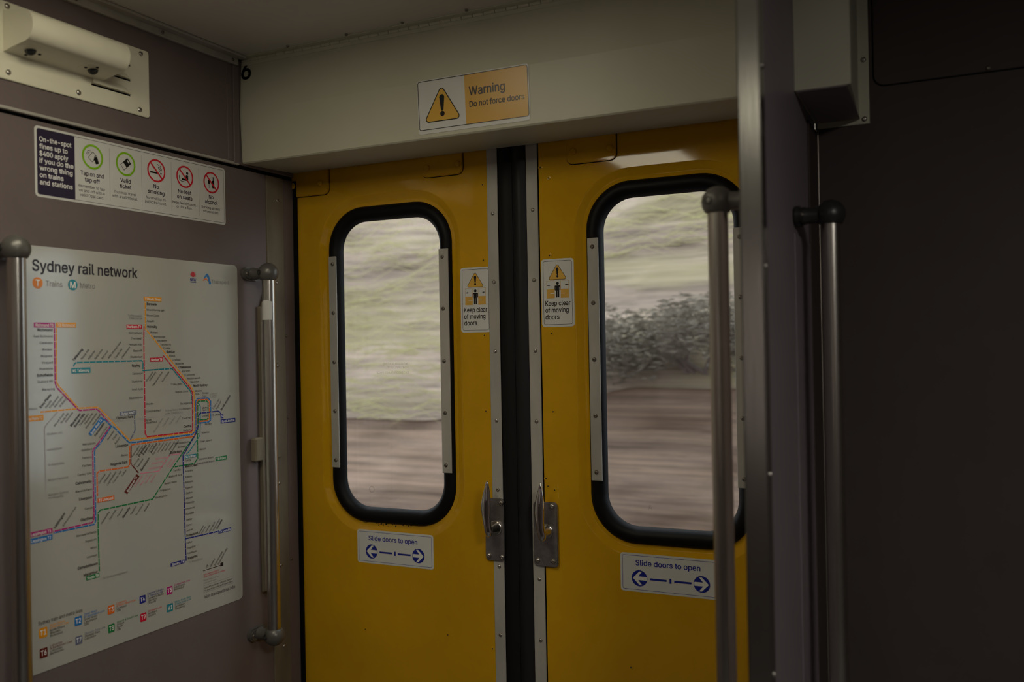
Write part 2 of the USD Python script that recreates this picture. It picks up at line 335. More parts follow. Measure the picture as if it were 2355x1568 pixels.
# ---- ceiling angle on the left wall
t1 = Thing('trim_1', 'painted metal angle strip along the top of the left wall', 'trim', (-1.69, .5, .75), kind='structure')
ca = t1.part('flange', cbox(-1.693, -1.683, YB, 1.858, .7535, .7765, .0015), ALUP)
t1.part('lip', cbox(-1.683, -1.660, YB, 1.862, .7695, .7765, .0015), ALUP)
for y in (.85, 1.12, 1.36, 1.599, 1.836): t1.part('screw', screw((-1.683, y, .763), (1, 0, 0), .0045), SCREWD, ca, 40)

# ---- header over the doors
hd = Thing('door_header', 'cream painted cover box running above the yellow doors', 'door header', (-1., 1.98, .5), kind='structure')
HX0, HX1 = -1.696, -.286
hd.part('front_panel', cat(prism_x([(1.882, .772), (1.873, .634), (1.880, .501), (1.883, .498), (1.886, .501), (1.876, .634), (1.890, .772)], HX0, HX1)), CREAM)
hd.part('underside_panel', prism_x([(1.884, .4975), (2.092, .506), (2.092, .512), (1.884, .5035)], HX0, HX1), CREAM)
hd.part('end_cap', prism_x([(1.876, .634), (1.890, .772), (2.12, .772), (2.12, .512), (1.886, .501)], HX0, HX0 + .004), CREAM)
hd.part('back_board', cbox(HX0, HX1, 2.128, 2.138, .50, .776), DARK)
hg = hd.part('hinge', cat(cbox(HX0 + .004, HX1, 1.858, 1.8815, .7745, .777, .0005), cbox(HX0 + .004, HX1, 1.8795, 1.8815, .758, .775, .0005)), CREAM, label='long piano hinge joining the header to the ceiling')
k, x = 0, HX0 + .006
while x < HX1 - .03:
    hd.part('knuckle', lathe([(.0006, 0), (.0048, 0), (.0048, .0278), (.0006, .0278)], (x, 1.8795, .7722), (1, 0, 0), 9), CREAM, hg, 40); x += .0292; k += 1
for x, y in ((-1.511, 1.848), (-1.33, 1.85), (-1.164, 1.846), (-.99, 1.848), (-.81, 1.848), (-.6, 1.848)): hd.part('screw', screw((x, y, .7745), (0, 0, -1), .004), SCREWD, hg, 40)
up = Frame((0, 1.8773, .70), (1, 0, 0), np.array([0, .009, .138]) / np.hypot(.009, .138))
s6 = Sheet(up); s6.text('number_print', INK['black'], '6', -1.694, .022, .045, .0012, True, width=.034); s6.write(hd)

# ---- draught screen
DX0, DX1, DY = -.285, -.257, 1.442
ds = Thing('partition', 'narrow draught screen with an aluminium edge cap beside the right door', 'partition', (-.271, 1.77, ZF), kind='structure')
ds.part('panel', cbox(DX0, DX1, DY, 2.098, ZF, .776, .001), PARTM)
ec = ds.part('edge_cap', cat(cbox(-.2895, -.2555, 1.4265, 1.4295, ZF, .7765, .0012), cbox(-.2895, -.2862, 1.4265, 1.462, ZF, .7765, .0012), cbox(-.2562, -.2540, 1.4265, 1.462, ZF, .7765, .0008)), ALUC, label='aluminium channel capping the screen edge')
for z in (.428, .115, -.21, -.521, -.84):
    ds.part('screw', screw((-.2895, 1.448, z), (-1, 0, 0), .005), SCREW, ec, 40)
    ds.part('screw', screw((-.2540, 1.448, z), (1, 0, 0), .005), SCREW, ec, 40)
ds.part('mounting_strip', cbox(DX1, DX1 + .0025, 1.758, 1.965, ZF, .198, .001), PARTM)
ds.part('corner_strip', cbox(DX1, DX1 + .004, 1.968, 2.099, ZF, .456, .001), BROWN)

# ---- cover box right of the screen
cb = Thing('cover_box', 'cream painted metal cover box high on the dark side wall', 'cover box', (-.2, 1.95, .46))
Q = [np.array([(-.2565, 1.80, z), (-.155, 1.80, z), (-.1655, 2.0955, z), (-.2565, 2.0955, z)]) for z in (.4745, .776)]
bx = trimesh.convex.convex_hull(np.vstack(Q)); cb.part('body', bx, CREAM)
cb.part('base_shade', cbox(-.253, -.163, 1.803, 2.09, .4725, .4748, .0005), PARTM)  # darker sheet paints in the shade under the cream box
fl = cb.part('flange', slab(Polygon([(-.2520, .462), (-.144, .462), (-.144, .776), (-.2520, .776)]), door_frame(2.1), 0, .0045, .001), CREAM)
for z in (.472, .60, .735): cb.part('screw', screw((-.1545, 2.0955, z), N_, .0058), SCREW, fl, 40)

# ================================================================== DOORS
def groove_rings(cx, cz):
    hw, hh = .2, .44
    out = []
    for off, dep, R in ((.031, .0, .146), (.027, .0007, .142), (.013, .0070, .128), (.008, .0082, .123), (-.010, .0084, .105)):
        q = rrect(cx, cz, hw + off, hh + off, R, 10); out.append(np.c_[q[:, 0], np.full(len(q), 2.1 + dep), q[:, 1]])
    return out
def door(n, label, x0, x1, cx, strips, seal, meet, rivets, covers, hx, flip):
    d = Thing('door_%d' % n, label, 'sliding door', ((x0 + x1) / 2, 2.11, ZF), kind='structure')
    cz = -.0475; F = door_frame(2.1)
    hole = Polygon(rrect(cx, cz, .231, .471, .146, 10))
    body = slab(sbox(x0, ZF + .01, x1, .56).difference(hole), F, -.024, 0)
    d.part('panel', body, YEL)
    d.part('window_recess', loft([r for r in groove_rings(cx, cz)]), YEL, None, 35)
    prof = [(.002, 2.112), (.0, 2.106), (-.004, 2.1005), (-.011, 2.0965), (-.019, 2.0955), (-.027, 2.0975), (-.034, 2.1035), (-.039, 2.112), (-.0405, 2.120)]
    g = []
    for off, y in prof:
        q = rrect(cx, cz, .2 + off, .44 + off, .115 + off * .9, 12); g.append(np.c_[q[:, 0], np.full(len(q), y), q[:, 1]])
    gk = d.part('window_gasket', loft(g), RUBBER, None, True, label='black rubber gasket round the door window')
    gl = d.part('pane', flat(rpoly(cx - .163, cz - .403, cx + .163, cz + .403, .078), door_frame(2.118), 0), GLASS)
    for xa, xb, sx in strips:
        st = d.part('retaining_strip', cbox(xa, xb, 2.0925, 2.0955, -.338, .258, .001), ALUP)
        for z in (.2365, .0985, -.0405, -.1785, -.317): d.part('screw', screw((sx, 2.0925, z), N_, .0054), SCREWD, st, 40)
    ms = d.part('meeting_strip', cbox(meet[0], meet[1], 2.0975, 2.1005, ZF + .01, .56, .001), ALUP)
    for z in (.34, .162, -.017, -.196, -.375 if n == 1 else -.42, -.573 if n == 1 else -.595, -.75):
        if n == 2 and z == -.42: continue
        d.part('screw', screw((meet[2], 2.0975, z), N_, .005), SCREW, ms, 40)
    d.part('edge_seal', seal[0], seal[1], None, 40, label='black rubber seal along the meeting edge')
    for x, z in rivets:
        rv = d.part('rivet', rivet((x, 2.1, z), N_, .006), YEL, None, 40); d.part('rivet_pin', flat(Point(x, z).buffer(.0021, 4), F, .0004), RECESS, rv)
    for xa, xb, zb, bolts in covers:
        cp = d.part('cover_plate', slab(rpoly(xa, zb, xb, .60, .016).intersection(sbox(-3, -1, 3, .555)), F, 0, .006, .0015), YEL)
        d.part('cover_seam', flat(rpoly(xa - .0018, zb - .0018, xb + .0018, .60, .0175).difference(rpoly(xa, zb, xb, .61, .016)).intersection(sbox(-3, -1, 3, .555)), F, .0003), DARK)
        for bxx, bz in bolts: d.part('bolt', lathe([(.0085, 0), (.0085, .004), (.0065, .0062), (1e-5, .0066)], (bxx, 2.094, bz), N_, 12), YEL, cp, 40)
    bk = (x1 - .0005, meet[1] + .002) if n == 1 else (meet[0] - .002, x0 + .0005)
    d.part('edge_backing', cbox(bk[0], bk[1], 2.103, 2.124, ZF + .01, .56, .001), DARK)
    # handle
    pl = d.part('handle_plate', slab(rpoly(*hx['plate'], .009), F, .0035, .0085, .0015), PLATE, label='worn steel handle plate')
    for x, z in hx['screws']: d.part('screw', screw((x, 2.0915, z), N_, .0068), SCREW, pl, 40)
    bxx, bz = hx['boss']
    d.part('pivot', lathe([(.0185, .0), (.0185, .005), (.0165, .0065), (.0165, .010), (.0125, .022), (.0095, .034), (1e-5, .0345)], (bxx, 2.0915, bz), N_, 18), STEEL, pl, 35)
    R = []
    for (xc, yc, zc, w, t) in hx['lever']:
        a = np.linspace(0, 2 * math.pi, 16, endpoint=False)
        R.append(np.c_[xc + 1.15 * w * np.cos(a), yc + 1.1 * t * np.sin(a), np.full(16, zc)])
    d.part('lever', loft(R, capped=True), CHROME, pl, True, label='polished upright door lever')
    return d, gl
def lever(x):
    # tip, blade, foot: centre x, y, z, half width, half thickness
    return [(x + .0005, 2.050, -.3445, .0006, .0006), (x + .0003, 2.050, -.350, .0030, .0028), (x, 2.0495, -.362, .0055, .0048), (x - .0015, 2.049, -.380, .0088, .0065), (x - .0030, 2.0485, -.400, .0112, .0078), (x - .0035, 2.048, -.418, .0116, .0082),
            (x - .0025, 2.048, -.440, .0100, .0082), (x, 2.0485, -.460, .0088, .0086), (x + .0025, 2.0495, -.474, .0092, .0095), (x + .003, 2.050, -.483, .0074, .0080), (x + .003, 2.0505, -.4875, .0030, .0035)]
def seal_mesh(x0, x1, bulge): 
    a = [(x0, 2.130), (x0, 2.1015)] + [(x0 + (x1 - x0) * t, 2.1015 - bulge * math.sin(math.pi * t)) for t in np.linspace(.1, .9, 8)] + [(x1, 2.1015), (x1, 2.130)]
    p = Polygon(a); m = trimesh.creation.extrude_polygon(p, .56 - ZF - .01, engine='earcut'); v = np.array(m.vertices)
    return trimesh.Trimesh(v + (0, 0, ZF + .01), m.faces, process=False)
d1, g1 = door(1, 'yellow sliding door leaf left of the meeting gap', -1.75, -1.0735, -1.387, ((-1.5795, -1.5535, -1.5655), (-1.2195, -1.1905, -1.208)), (seal_mesh(-1.0432, -1.0035, .006), RUBBER2), (-1.074, -1.0435, -1.0575),
     [(-1.087, .418), (-1.0885, .221), (-1.0895, .025), (-1.0895, -.173), (-1.083, -.79), (-1.216, -.77), (-1.481, -.787)],
     [(-1.268, -1.144, .452, ((-1.251, .4765), (-1.157, .478))), (-1.74, -1.577, .437, ((-1.604, .469), (-1.70, .469)))],
     dict(plate=(-1.0935, -.558, -1.0395, -.397), screws=((-1.046, -.408), (-1.083, -.546), (-1.046, -.547)), boss=(-1.0625, -.472), lever=lever(-1.0645)), 1)
d2, g2 = door(2, 'yellow sliding door leaf right of the meeting gap, beside the draught screen', -.9268, -.2862, -.6035, ((-.797, -.7685, -.7835), (-.4405, -.4125, -.4255)), (seal_mesh(-1.0025, -.9615, .010), RUBBER3), (-.9615, -.930, -.944),
     [(-.9, .417), (-.901, .222), (-.899, .026), (-.899, -.171), (-.922, -.34), (-.917, -.359), (-.899, -.368), (-.707, -.787), (-.922, .446)],
     [(-.848, -.7185, .445, ((-.83, .475), (-.733, .473)))],
     dict(plate=(-.956, -.5605, -.890, -.398), screws=((-.903, -.407), (-.945, -.5465), (-.903, -.5455)), boss=(-.920, -.470), lever=lever(-.916)), -1)
# marks on the panes
gs = Sheet(door_frame(2.1175))
for s, xr, z, w in (('INTERIOR GLAZING', -1.336, -.0505, .083), ('FOR OPPOSITE', -1.336, -.0600, .068), ('EXTERIOR GLASS FACE', -1.335, -.0745, .105)):
    gs.text('etched_print', ETCH, s, xr, z, .0062, 0, True, width=w, mirror=True)
gs.shape('etched_print', ETCH, ring_poly((-1.463, -.398), .009, .002), 0); gs.write(d1, g1)
gs = Sheet(door_frame(2.1175)); gs.text('etched_print', ETCH, 'A', -.662, -.406, .013, 0); gs.write(d2, g2)
# grime under the left gasket
gm = []
for k in range(34):
    x = -1.485 + .175 * rng.random() ** 1.3; z = -.4865 - rng.exponential(.0032); w_, h_ = rng.uniform(.0008, .0026), rng.uniform(.0008, .0036)
    gm.append(affinity.rotate(affinity.scale(Point(x, max(z, -.499)).buffer(1, 3), w_, h_), rng.uniform(-35, 35)))
d1.part('grime_mark', flat(unary_union(gm), door_frame(2.1), -.0080), RUBBER2)

# ================================================================== HANDRAILS
def handrail(label, wx, side, bx, by, ztop, length, tape=False, CASTING=CASTING):
    """wx: the wall's face, side: +1 when the rail stands on its +x side"""
    h = Thing('handrail', label, 'handrail', (bx, by, ztop - length), group='ball-ended steel handrails')
    h.part('tube', tube([(bx, by, ztop - length + .012), (bx, by, ztop - length / 2), (bx, by, ztop - .012)], .0172, 22), STEEL, None, 40)
    for z, s in ((ztop, 1), (ztop - length, -1)):
        bp = h.part('ball_end', lathe([(1e-4, s * .0272)] + [(.0272 * math.sin(t), s * .0272 * math.cos(t)) for t in np.linspace(.15, 2.25, 12)] + [(.0195, -s * .0185), (.017, -s * .0185)], (bx, by, z), (0, 0, 1), 24), CASTING, None, True)
        a0, a1 = bx - side * .02, wx + side * .012
        h.part('arm', tube([(a0, by, z), (a0 + (a1 - a0) * .35, by, z), (a0 + (a1 - a0) * .7, by, z), (a1, by, z)], [.0160, .0150, .0155, .0175], 16), CASTING, bp, 40)
        F = Frame((wx, 0, 0), (0, side, 0), (0, 0, 1))
        ft = h.part('foot', slab(LineString([(side * by - .018, z), (side * by + .018, z)]).buffer(.0175, 8), F, .0003, .013, .004), CASTING, bp, 30)
        for dy in (-.0255, .0255): h.part('screw', screw((wx + side * .013, by + dy, z), (side, 0, 0), .0046), SCREWD, bp, 40)
        h.part('set_screw', lathe([(.0078, -.001), (.0076, .0010), (.0050, .0012), (.0044, -.002), (1e-5, -.002)], (bx - .0105, by - .0246, z + .001), (-.39, -.92, 0), 12), RECESS, bp, 40)
    if tape:
        a = np.linspace(math.radians(205), math.radians(338), 12); pts = []
        R_ = [np.c_[bx + .0177 * np.cos(a), by + .0177 * np.sin(a), z + q * np.ones(12)] for z, q in ((.0775, 0), (.10, 0), (.118, 0))]
        R_.append(np.c_[bx + .0177 * np.cos(a), by + .0177 * np.sin(a), .130 - .012 * np.abs(np.linspace(-.6, 1, 12)[::-1]) ** 2])
        v = np.vstack(R_); f = []
        for k in range(3):
            for i in range(11): f += [(k * 12 + i, k * 12 + i + 1, k * 12 + 13 + i), (k * 12 + i, k * 12 + 13 + i, k * 12 + 12 + i)]
        h.part('tape_patch', (v, np.array(f)), WHITE, None, True, label='torn white tape stuck on the tube')
handrail('ball-ended steel handrail at the left edge of the picture, before the map', -1.70, 1, -1.636, 1.176, .205, .97)
handrail('ball-ended steel handrail with torn white tape, between map and left door', -1.6985, 1, -1.636, 1.9045, .203, .968, True)
handrail('ball-ended steel handrail in front of the right door window', -.285, -1, -.349, 1.54, .235, .97)
handrail('ball-ended steel handrail in shade before the dark side wall', -.2545, 1, -.193, 1.78, .2315, .97, CASTING=mat('shaded_casting', (.035, .034, .033), .34, .3, var=(30, .08), bump=(260, .05)))  # darker copy of the grey casting, with the shade put into its colour

# ---- locking bar on the metal strip
lb = Thing('locking_bar', 'slim tarnished steel locking bar behind the taped handrail', 'locking bar', (-1.69, 1.955, -.66))
lb.part('rail', slab(Polygon([(1.929, -.66), (1.978, -.66), (1.978, .175), (1.965, .175), (1.941, .116), (1.929, .116)]), left_frame(-1.6975), 0, .009, .002), TAN)
lb.part('latch', cbox(-1.6985, -1.680, 1.893, 1.928, -.303, -.239, .004), TAN)
lb.part('keeper', cat(cbox(-1.6980, -1.690, 1.979, 2.012, -.305, -.238, .003)), TAN)
lb.part('clip', cbox(-1.6980, -1.681, 1.9785, 1.9835, -.295, -.249, .001), STEEL)

# ================================================================== EMERGENCY LIGHT UNIT
el = Thing('emergency_light', 'cream plastic emergency light unit with rounded hood high on the left wall', 'emergency light', (-1.64, 1.31, .549))
F = left_frame(-1.6925)
PL0, PL1, PZ0, PZ1 = 1.03, 1.5605, .5495, .7060
louvres = [(1.40, 1.507, .6565), (1.40, 1.507, .6225), (1.40, 1.507, .588)]
slots = unary_union([sbox(a, z, b, z + .0042) for a, b, z in louvres])
bp = el.part('back_plate', slab(rpoly(PL0, PZ0, PL1, PZ1, .007).difference(slots), F, .001, .0045, .001), CREAM2)
el.part('vent_slot', flat(slots.buffer(.001), F, .0012), DARK, bp)
for a, b, z in louvres:
    R = []
    for t in np.linspace(0, 1, 7):
        hgt = .0055 * math.sin(math.pi * min(1, t * 1.0)) ** .7 if 0 < t < 1 else 0
        R.append((t, hgt))
    n = 9; ys = np.linspace(a, b, n); v = []; f = []
    for i, y in enumerate(ys):
        e = min(1, 4.2 * (b - y) / (b - a)); e = math.sqrt(max(e, 0))
        for t in np.linspace(0, 1, 6): v.append((-1.688 + .006 * e * math.cos(t * math.pi / 2) * 1.0, y, z + .0045 + .016 * e * t))
    for i in range(n - 1):
        for j in range(5): q = i * 6 + j; f += [(q, q + 6, q + 7), (q, q + 7, q + 1)]
    el.part('louvre', (np.array(v), np.array(f)), CREAM2, bp, True)
hp = [(-1.6885, .6030), (-1.661, .6085), (-1.620, .6150)] + [(-1.6215 + .0225 * math.cos(t), .6455 + .0300 * math.sin(t)) for t in np.linspace(-1.25, 1.35, 14)] + [(-1.646, .6800), (-1.6885, .6868)]
el.part('hood', prism_y(hp, 1.193, 1.4275), CREAM2, None, 25)
LP = np.array(hp[2]) - np.array(hp[0]); nb = np.array([LP[1], 0, -LP[0]]) / np.hypot(*LP)
for y in (1.228, 1.376):
    base = np.array([-1.655, y, .6105]); e1 = np.array([0, 1., 0]); e3 = np.array([LP[1], 0, -LP[0]]) / np.hypot(*LP); e2 = np.cross(e3, e1)
    fr_ = Frame(base, e1, e2); fr_.e3 = e3
    lens = el.part('lens_plate', slab(affinity.scale(Point(0, 0).buffer(1, 16), .034, .027), fr_, -.001, .0018, .0006), CREAM2)
    el.part('lens_plate_gap', flat(affinity.scale(Point(0, 0).buffer(1, 16), .0347, .0277).difference(affinity.scale(Point(0, 0).buffer(1, 16), .034, .027)), fr_, .0006), DARK, lens)
    el.part('lens', lathe([(.0110, .0015), (.0110, .003), (.0090, .0072), (.005, .0100), (1e-5, .0108)], fr_.pt(0, 0), e3, 16), mat('smoked_lens', (.05, .05, .05), .1, .6), lens, True)
    for a, b in (((.022, -.002), (.004, -.019)) if y < 1.3 else ((-.021, .004), (-.003, .018))): el.part('screw', lathe([(.0034, .0014), (.0032, .0030), (.0016, .0032), (1e-5, .002)], fr_.pt(a, b), e3, 10), RECESS, lens, 40)
for y, z in ((1.203, .697), (1.203, .5645), (1.366, .563), (1.5365, .695), (1.531, .563), (1.366, .697)): el.part('screw', screw((-1.688, y, z), (1, 0, 0), .0058), SCREW, bp, 40)

# ================================================================== CEILING LAMPS (out of frame; the aisle lamp is added to brighten the edge cap)
for x0, x1, y0, y1, m, lab in ((-1.265, -.955, .26, 1.27, LAMPM, 'long ceiling lamp over the vestibule in front of the doors'), (-.62, -.25, -.38, -.02, LAMPM2, 'dim square lamp added over the central aisle to brighten the edge cap'), (.62, 1.02, -.15, .30, LAMPM3, 'bright square ceiling lamp at the saloon entrance')):
    l = Thing('ceiling_lamp', lab, 'ceiling lamp', ((x0 + x1) / 2, (y0 + y1) / 2, .765))
    l.part('frame', cat(cbox(x0 - .03, x1 + .03, y0 - .03, y0, .762, .777), cbox(x0 - .03, x1 + .03, y1, y1 + .03, .762, .777), cbox(x0 - .03, x0, y0, y1, .762, .777), cbox(x1, x1 + .03, y0, y1, .762, .777)), CREAM)
    l.part('diffuser', cbox(x0, x1, y0, y1, .752, .776, .012), m)

# ================================================================== SIGNS
def amber_triangle(s, cx, cy, w, h, R, lw, n):
    o = tri_poly(cx, cy, w, h, R)
    s.shape('warning_triangle', INK['amber'], o, n); s.shape('triangle_outline', INK['black'], o.difference(o.buffer(-lw)), n + .0001)
    ex = unary_union([Polygon([(cx - w * .075, cy + h * .17), (cx + w * .075, cy + h * .17), (cx + w * .04, cy - h * .17), (cx - w * .04, cy - h * .17)]), Point(cx, cy + h * .17).buffer(w * .075), Point(cx, cy - h * .17).buffer(w * .04), Point(cx, cy - h * .29).buffer(w * .066)])
    s.shape('exclamation_mark', INK['black'], ex, n + .0001)
# ---- warning sign on the header
e2 = np.array([0, -.007, .133]); e2 /= np.linalg.norm(e2)
WF = Frame(np.array([-1.1405, 1.8796, .5185]), (1, 0, 0), e2); WF.o = WF.o - WF.e3 * -.0004
ws = Thing('warning_sign', 'amber and white Warning Do not force doors sticker on the header', 'sign', (-1.0, 1.875, .518))
W, H = .2915, .1165
ws.part('sheet', slab(rpoly(-.002, -.009, W + .002, H + .002, .006), WF, .0006, .0012), WHITE)
s = Sheet(WF)
s.shape('amber_panel', INK['sand'], rpoly(.128, .001, W - .001, H - .001, .004).union(sbox(.128, .001, .15, H - .001)), .0014)
s.shape('border_line', INK['ink'], border(0, 0, W, H, .006, .0016), .0016)
amber_triangle(s, .0655, .0585, .092, .083, .008, .0022, .0015)
s.text('lettering', INK['ink'], 'Warning', .139, .067, .0195, .0017, True, width=.094)
s.text('lettering', INK['ink'], 'Do not force doors', .139, .040, .0128, .0017, True, width=.142)
s.write(ws)
# ---- keep clear stickers
def keep_clear(label, x0, z0):
    W, H = .0885, .1705; F = Frame((x0, 2.1, z0), (1, 0, 0), (0, 0, 1))
    k = Thing('keep_clear_sign', label, 'sign', (x0 + W / 2, 2.099, z0), group='keep clear stickers on the doors')
    k.part('sheet', slab(rpoly(0, 0, W, H, .008), F, .0002, .0007), WHITE)
    s = Sheet(F); s.shape('border_line', INK['hair'], border(.005, .0055, W - .005, H - .005, .005, .0009), .0009)
    amber_triangle(s, W / 2, .138, .046, .040, .004, .0010, .0009)
    for xa in (.014, .0525):
        s.shape('door_symbol', INK['sand'], border(xa, .072, xa + .022, .116, .0003, .0007), .0009); s.shape('door_symbol', INK['sand'], sbox(xa, .072, xa + .022, .0945), .0010)
    for xa, d in ((.0145, 1), (.0740, -1)):
        s.shape('arrow', INK['black'], unary_union([sbox(min(xa, xa + d * .006), .1035, max(xa, xa + d * .006), .1052), Polygon([(xa + d * .0055, .1065), (xa + d * .0055, .1022), (xa + d * .0100, .10435)])]), .0011)
    for xa, d in ((.0245, 1), (.0630, -1)): s.shape('arrow', INK['paper'], sbox(min(xa, xa + d * .0105), .083, max(xa, xa + d * .0105), .0845), .0012)
    c = .0442
    s.shape('figure_symbol', INK['black'], unary_union([Point(c, .1085).buffer(.0038), rpoly(c - .0078, .0905, c + .0078, .1035, .0025).difference(sbox(c - .0052, .0885, c - .0042, .1)).difference(sbox(c + .0042, .0885, c + .0052, .1)), sbox(c - .0042, .0735, c - .0006, .096), sbox(c + .0006, .0735, c + .0042, .096)]), .0011)
    for i, (t, w) in enumerate((('Keep clear', .0685), ('of moving', .0630), ('doors', .0378))): s.text('lettering', INK['ink'], t, .010, .0535 - .0172 * i, .0118, .0010, True, width=w)
    s.write(k)
keep_clear('white Keep clear of moving doors sticker on the left door leaf', -1.158, .0335)
keep_clear('white Keep clear of moving doors sticker on the right door leaf', -.9245, .0425)
# ---- slide doors stickers
def slide(label, x0, z0):
    W, H = .2465, .0925; F = Frame((x0, 2.1, z0), (1, 0, 0), (0, 0, 1))
    k = Thing('slide_doors_sign', label, 'sign', (x0 + W / 2, 2.099, z0), group='slide doors stickers')
    k.part('sheet', slab(rpoly(0, 0, W, H, .007), F, .0002, .0007), WHITE)
    s = Sheet(F); s.shape('border_line', INK['royal'], border(.005, .005, W - .005, H - .005, .004, .0009), .0009)
    s.text('lettering', INK['royal'], 'Slide doors to open', W / 2 - .006, .064, .0125, .0010, True, 'c', width=.158)
    for cx, d in ((.0475, -1), (.199, 1)):
        r = .0195; c = Point(cx, .033).buffer(r, 24); tip = cx + d * .0165
        arrow = unary_union([sbox(min(cx - d * .018, tip - d * .008), .0285, max(cx - d * .018, tip - d * .008), .0375), Polygon([(tip, .033), (tip - d * .0165, .0495), (tip - d * .0235, .0495), (tip - d * .0095, .033), (tip - d * .0235, .0165), (tip - d * .0165, .0165)])]).buffer(0)
        s.shape('arrow_disc', INK['royal'], c, .0009); s.shape('arrow', INK['paper'], arrow.intersection(Point(cx, .033).buffer(r * .93, 24)), .0011)
    for a, b, h in ((.0735, .1145, .0048), (.1215, .1265, .0115), (.1330, .1745, .0048)): s.shape('dash_mark', INK['royal'], sbox(a, .033 - h / 2, b, .033 + h / 2), .0010)
    s.write(k)
slide('white and blue Slide doors to open sticker under the left door window', -1.502, -.6005)
slide('white and blue Slide doors to open sticker under the right window, behind the handrail', -.7285, -.6015)
# ---- fines notice
fx, fz = 1.267, .326; FW, FH = .5495, .148
FF = Frame((-1.7, fx, fz), (0, 1, 0), (0, 0, 1))
fn = Thing('fines_notice', 'long white notice about fines with five round symbols, above the map', 'sign', (-1.7, fx + FW / 2, fz))
fn.part('sheet', slab(rpoly(0, 0, FW, FH, .008), FF, .0002, .0008), WHITE)
s = Sheet(FF)
s.shape('plum_panel', INK['plum'], rpoly(.0050, .0050, .11, FH - .0050, .005).intersection(sbox(0, 0, .0957, FH)), .0010)
s.shape('border_line', INK['hair'], border(.0050, .0050, FW - .0050, FH - .0050, .005, .0007), .0011)
for d in (.1862, .2764, .3668, .4570): s.shape('divider_line', INK['grey'], sbox(d - .0003, .0145, d + .0003, .134), .0010)
for i, t in enumerate(('On-the-spot', 'fines up to', '$400 apply', 'if you do the', 'wrong thing', 'on trains', 'and stations')):
    s.text('panel_lettering', INK['white'], t, .0105, .1165 - .0150 * i, .0098, .0013, True, width=(.0770, .0675, .0685, .0815, .0790, .0565, .0785)[i])
heads = (('Tap on and', 'tap off'), ('Valid', 'ticket'), ('No', 'smoking'), ('No feet', 'on seats'), ('No', 'alcohol'))
subs = (('Remember to tap', 'on and off with a', 'valid Opal card.'), ('You must travel', 'with a valid ticket.'), ('No smoking on', 'public transport.'), ('Keep feet off seats', 'or risk a fine.'), ('Drinking alcohol', 'not permitted.'))
for i in range(5):
    cx, cy, r = .1413 + .0897 * i, .1060 - .0005 * i, .0275
    colr = INK['lime'] if i < 2 else INK['crimson']
    s.shape('symbol_ring', colr, ring_poly((cx, cy), r, .0046 if i < 2 else .0042), .0012)
    if i >= 2: s.shape('symbol_bar', colr, line([(cx - r * .66, cy + r * .66), (cx + r * .66, cy - r * .66)], .0040, 2), .0013)
    blk, wht, n = INK['black'], INK['white'], .0011
    if i == 0:
        card = affinity.rotate(rpoly(cx - .010, cy - .0075, cx + .010, cy + .0075, .002), 50, origin=(cx, cy))
        s.shape('symbol', blk, card.difference(card.buffer(-.0011)), n)
        s.shape('symbol', blk, unary_union([affinity.rotate(rpoly(cx + .003, cy - .017, cx + .012, cy - .002, .002), 18, origin=(cx, cy)), line([(cx + .004, cy - .006), (cx + .007, cy + .003)], .003), line([(cx + .008, cy - .005), (cx + .010, cy)], .003)]), n)
        s.shape('symbol', blk, unary_union([line([(cx - .013, cy + .003), (cx - .010, cy + .009), (cx - .004, cy + .011)], .001), line([(cx - .016, cy + .004), (cx - .012, cy + .012), (cx - .005, cy + .0145)], .001)]), n)
    if i == 1:
        card = affinity.rotate(rpoly(cx - .0135, cy - .008, cx + .0135, cy + .008, .001), 42, origin=(cx, cy)); c2 = affinity.translate(card, .002, -.003)
        s.shape('symbol', blk, card.difference(card.buffer(-.0011)).union(affinity.rotate(sbox(cx - .003, cy - .008, cx + .0135, cy + .008), 42, origin=(cx, cy)).difference(affinity.rotate(sbox(cx + .008, cy - .004, cx + .011, cy + .004), 42, origin=(cx, cy)))), n)
    if i == 2:
        s.shape('symbol', blk, unary_union([sbox(cx - .019, cy - .007, cx + .004, cy - .003), sbox(cx + .012, cy - .007, cx + .016, cy - .003), line([(cx + .010, cy), (cx + .012, cy + .004), (cx + .006, cy + .008), (cx + .009, cy + .013), (cx + .003, cy + .016)], .0013), line([(cx + .014, cy), (cx + .016, cy + .005), (cx + .011, cy + .009), (cx + .013, cy + .014)], .0013)]), n)
    if i == 3:
        s.shape('symbol', blk, unary_union([Point(cx + .008, cy + .010).buffer(.0036), rpoly(cx + .003, cy - .008, cx + .011, cy + .0055, .002), rpoly(cx - .010, cy - .009, cx + .008, cy - .0045, .002), line([(cx - .018, cy + .001), (cx - .017, cy - .009), (cx - .010, cy - .0125), (cx - .002, cy - .0125)], .0016), sbox(cx - .0005, cy - .002, cx + .006, cy + .0005)]), n)
    if i == 4:
        s.shape('symbol', blk, unary_union([rpoly(cx + .003, cy - .014, cx + .010, cy + .006, .0015), sbox(cx + .0052, cy + .005, cx + .0078, cy + .015), rpoly(cx - .012, cy - .004, cx - .004, cy + .006, .003), sbox(cx - .0086, cy - .013, cx - .0074, cy - .003), sbox(cx - .0115, cy - .014, cx - .0045, cy - .0128)]), n)
    for j, t in enumerate(heads[i]): s.text('heading_lettering', INK['plum'], t, cx - .0015, .0625 - .0135 * j, .0092, .0012, True, 'c', width={'Tap on and': .0600}.get(t))
    for j, t in enumerate(subs[i]): s.text('small_lettering', INK['hair'], t, cx - .003, .0352 - .0098 * j, .0062, .0012, False, 'c')
s.write(fn)

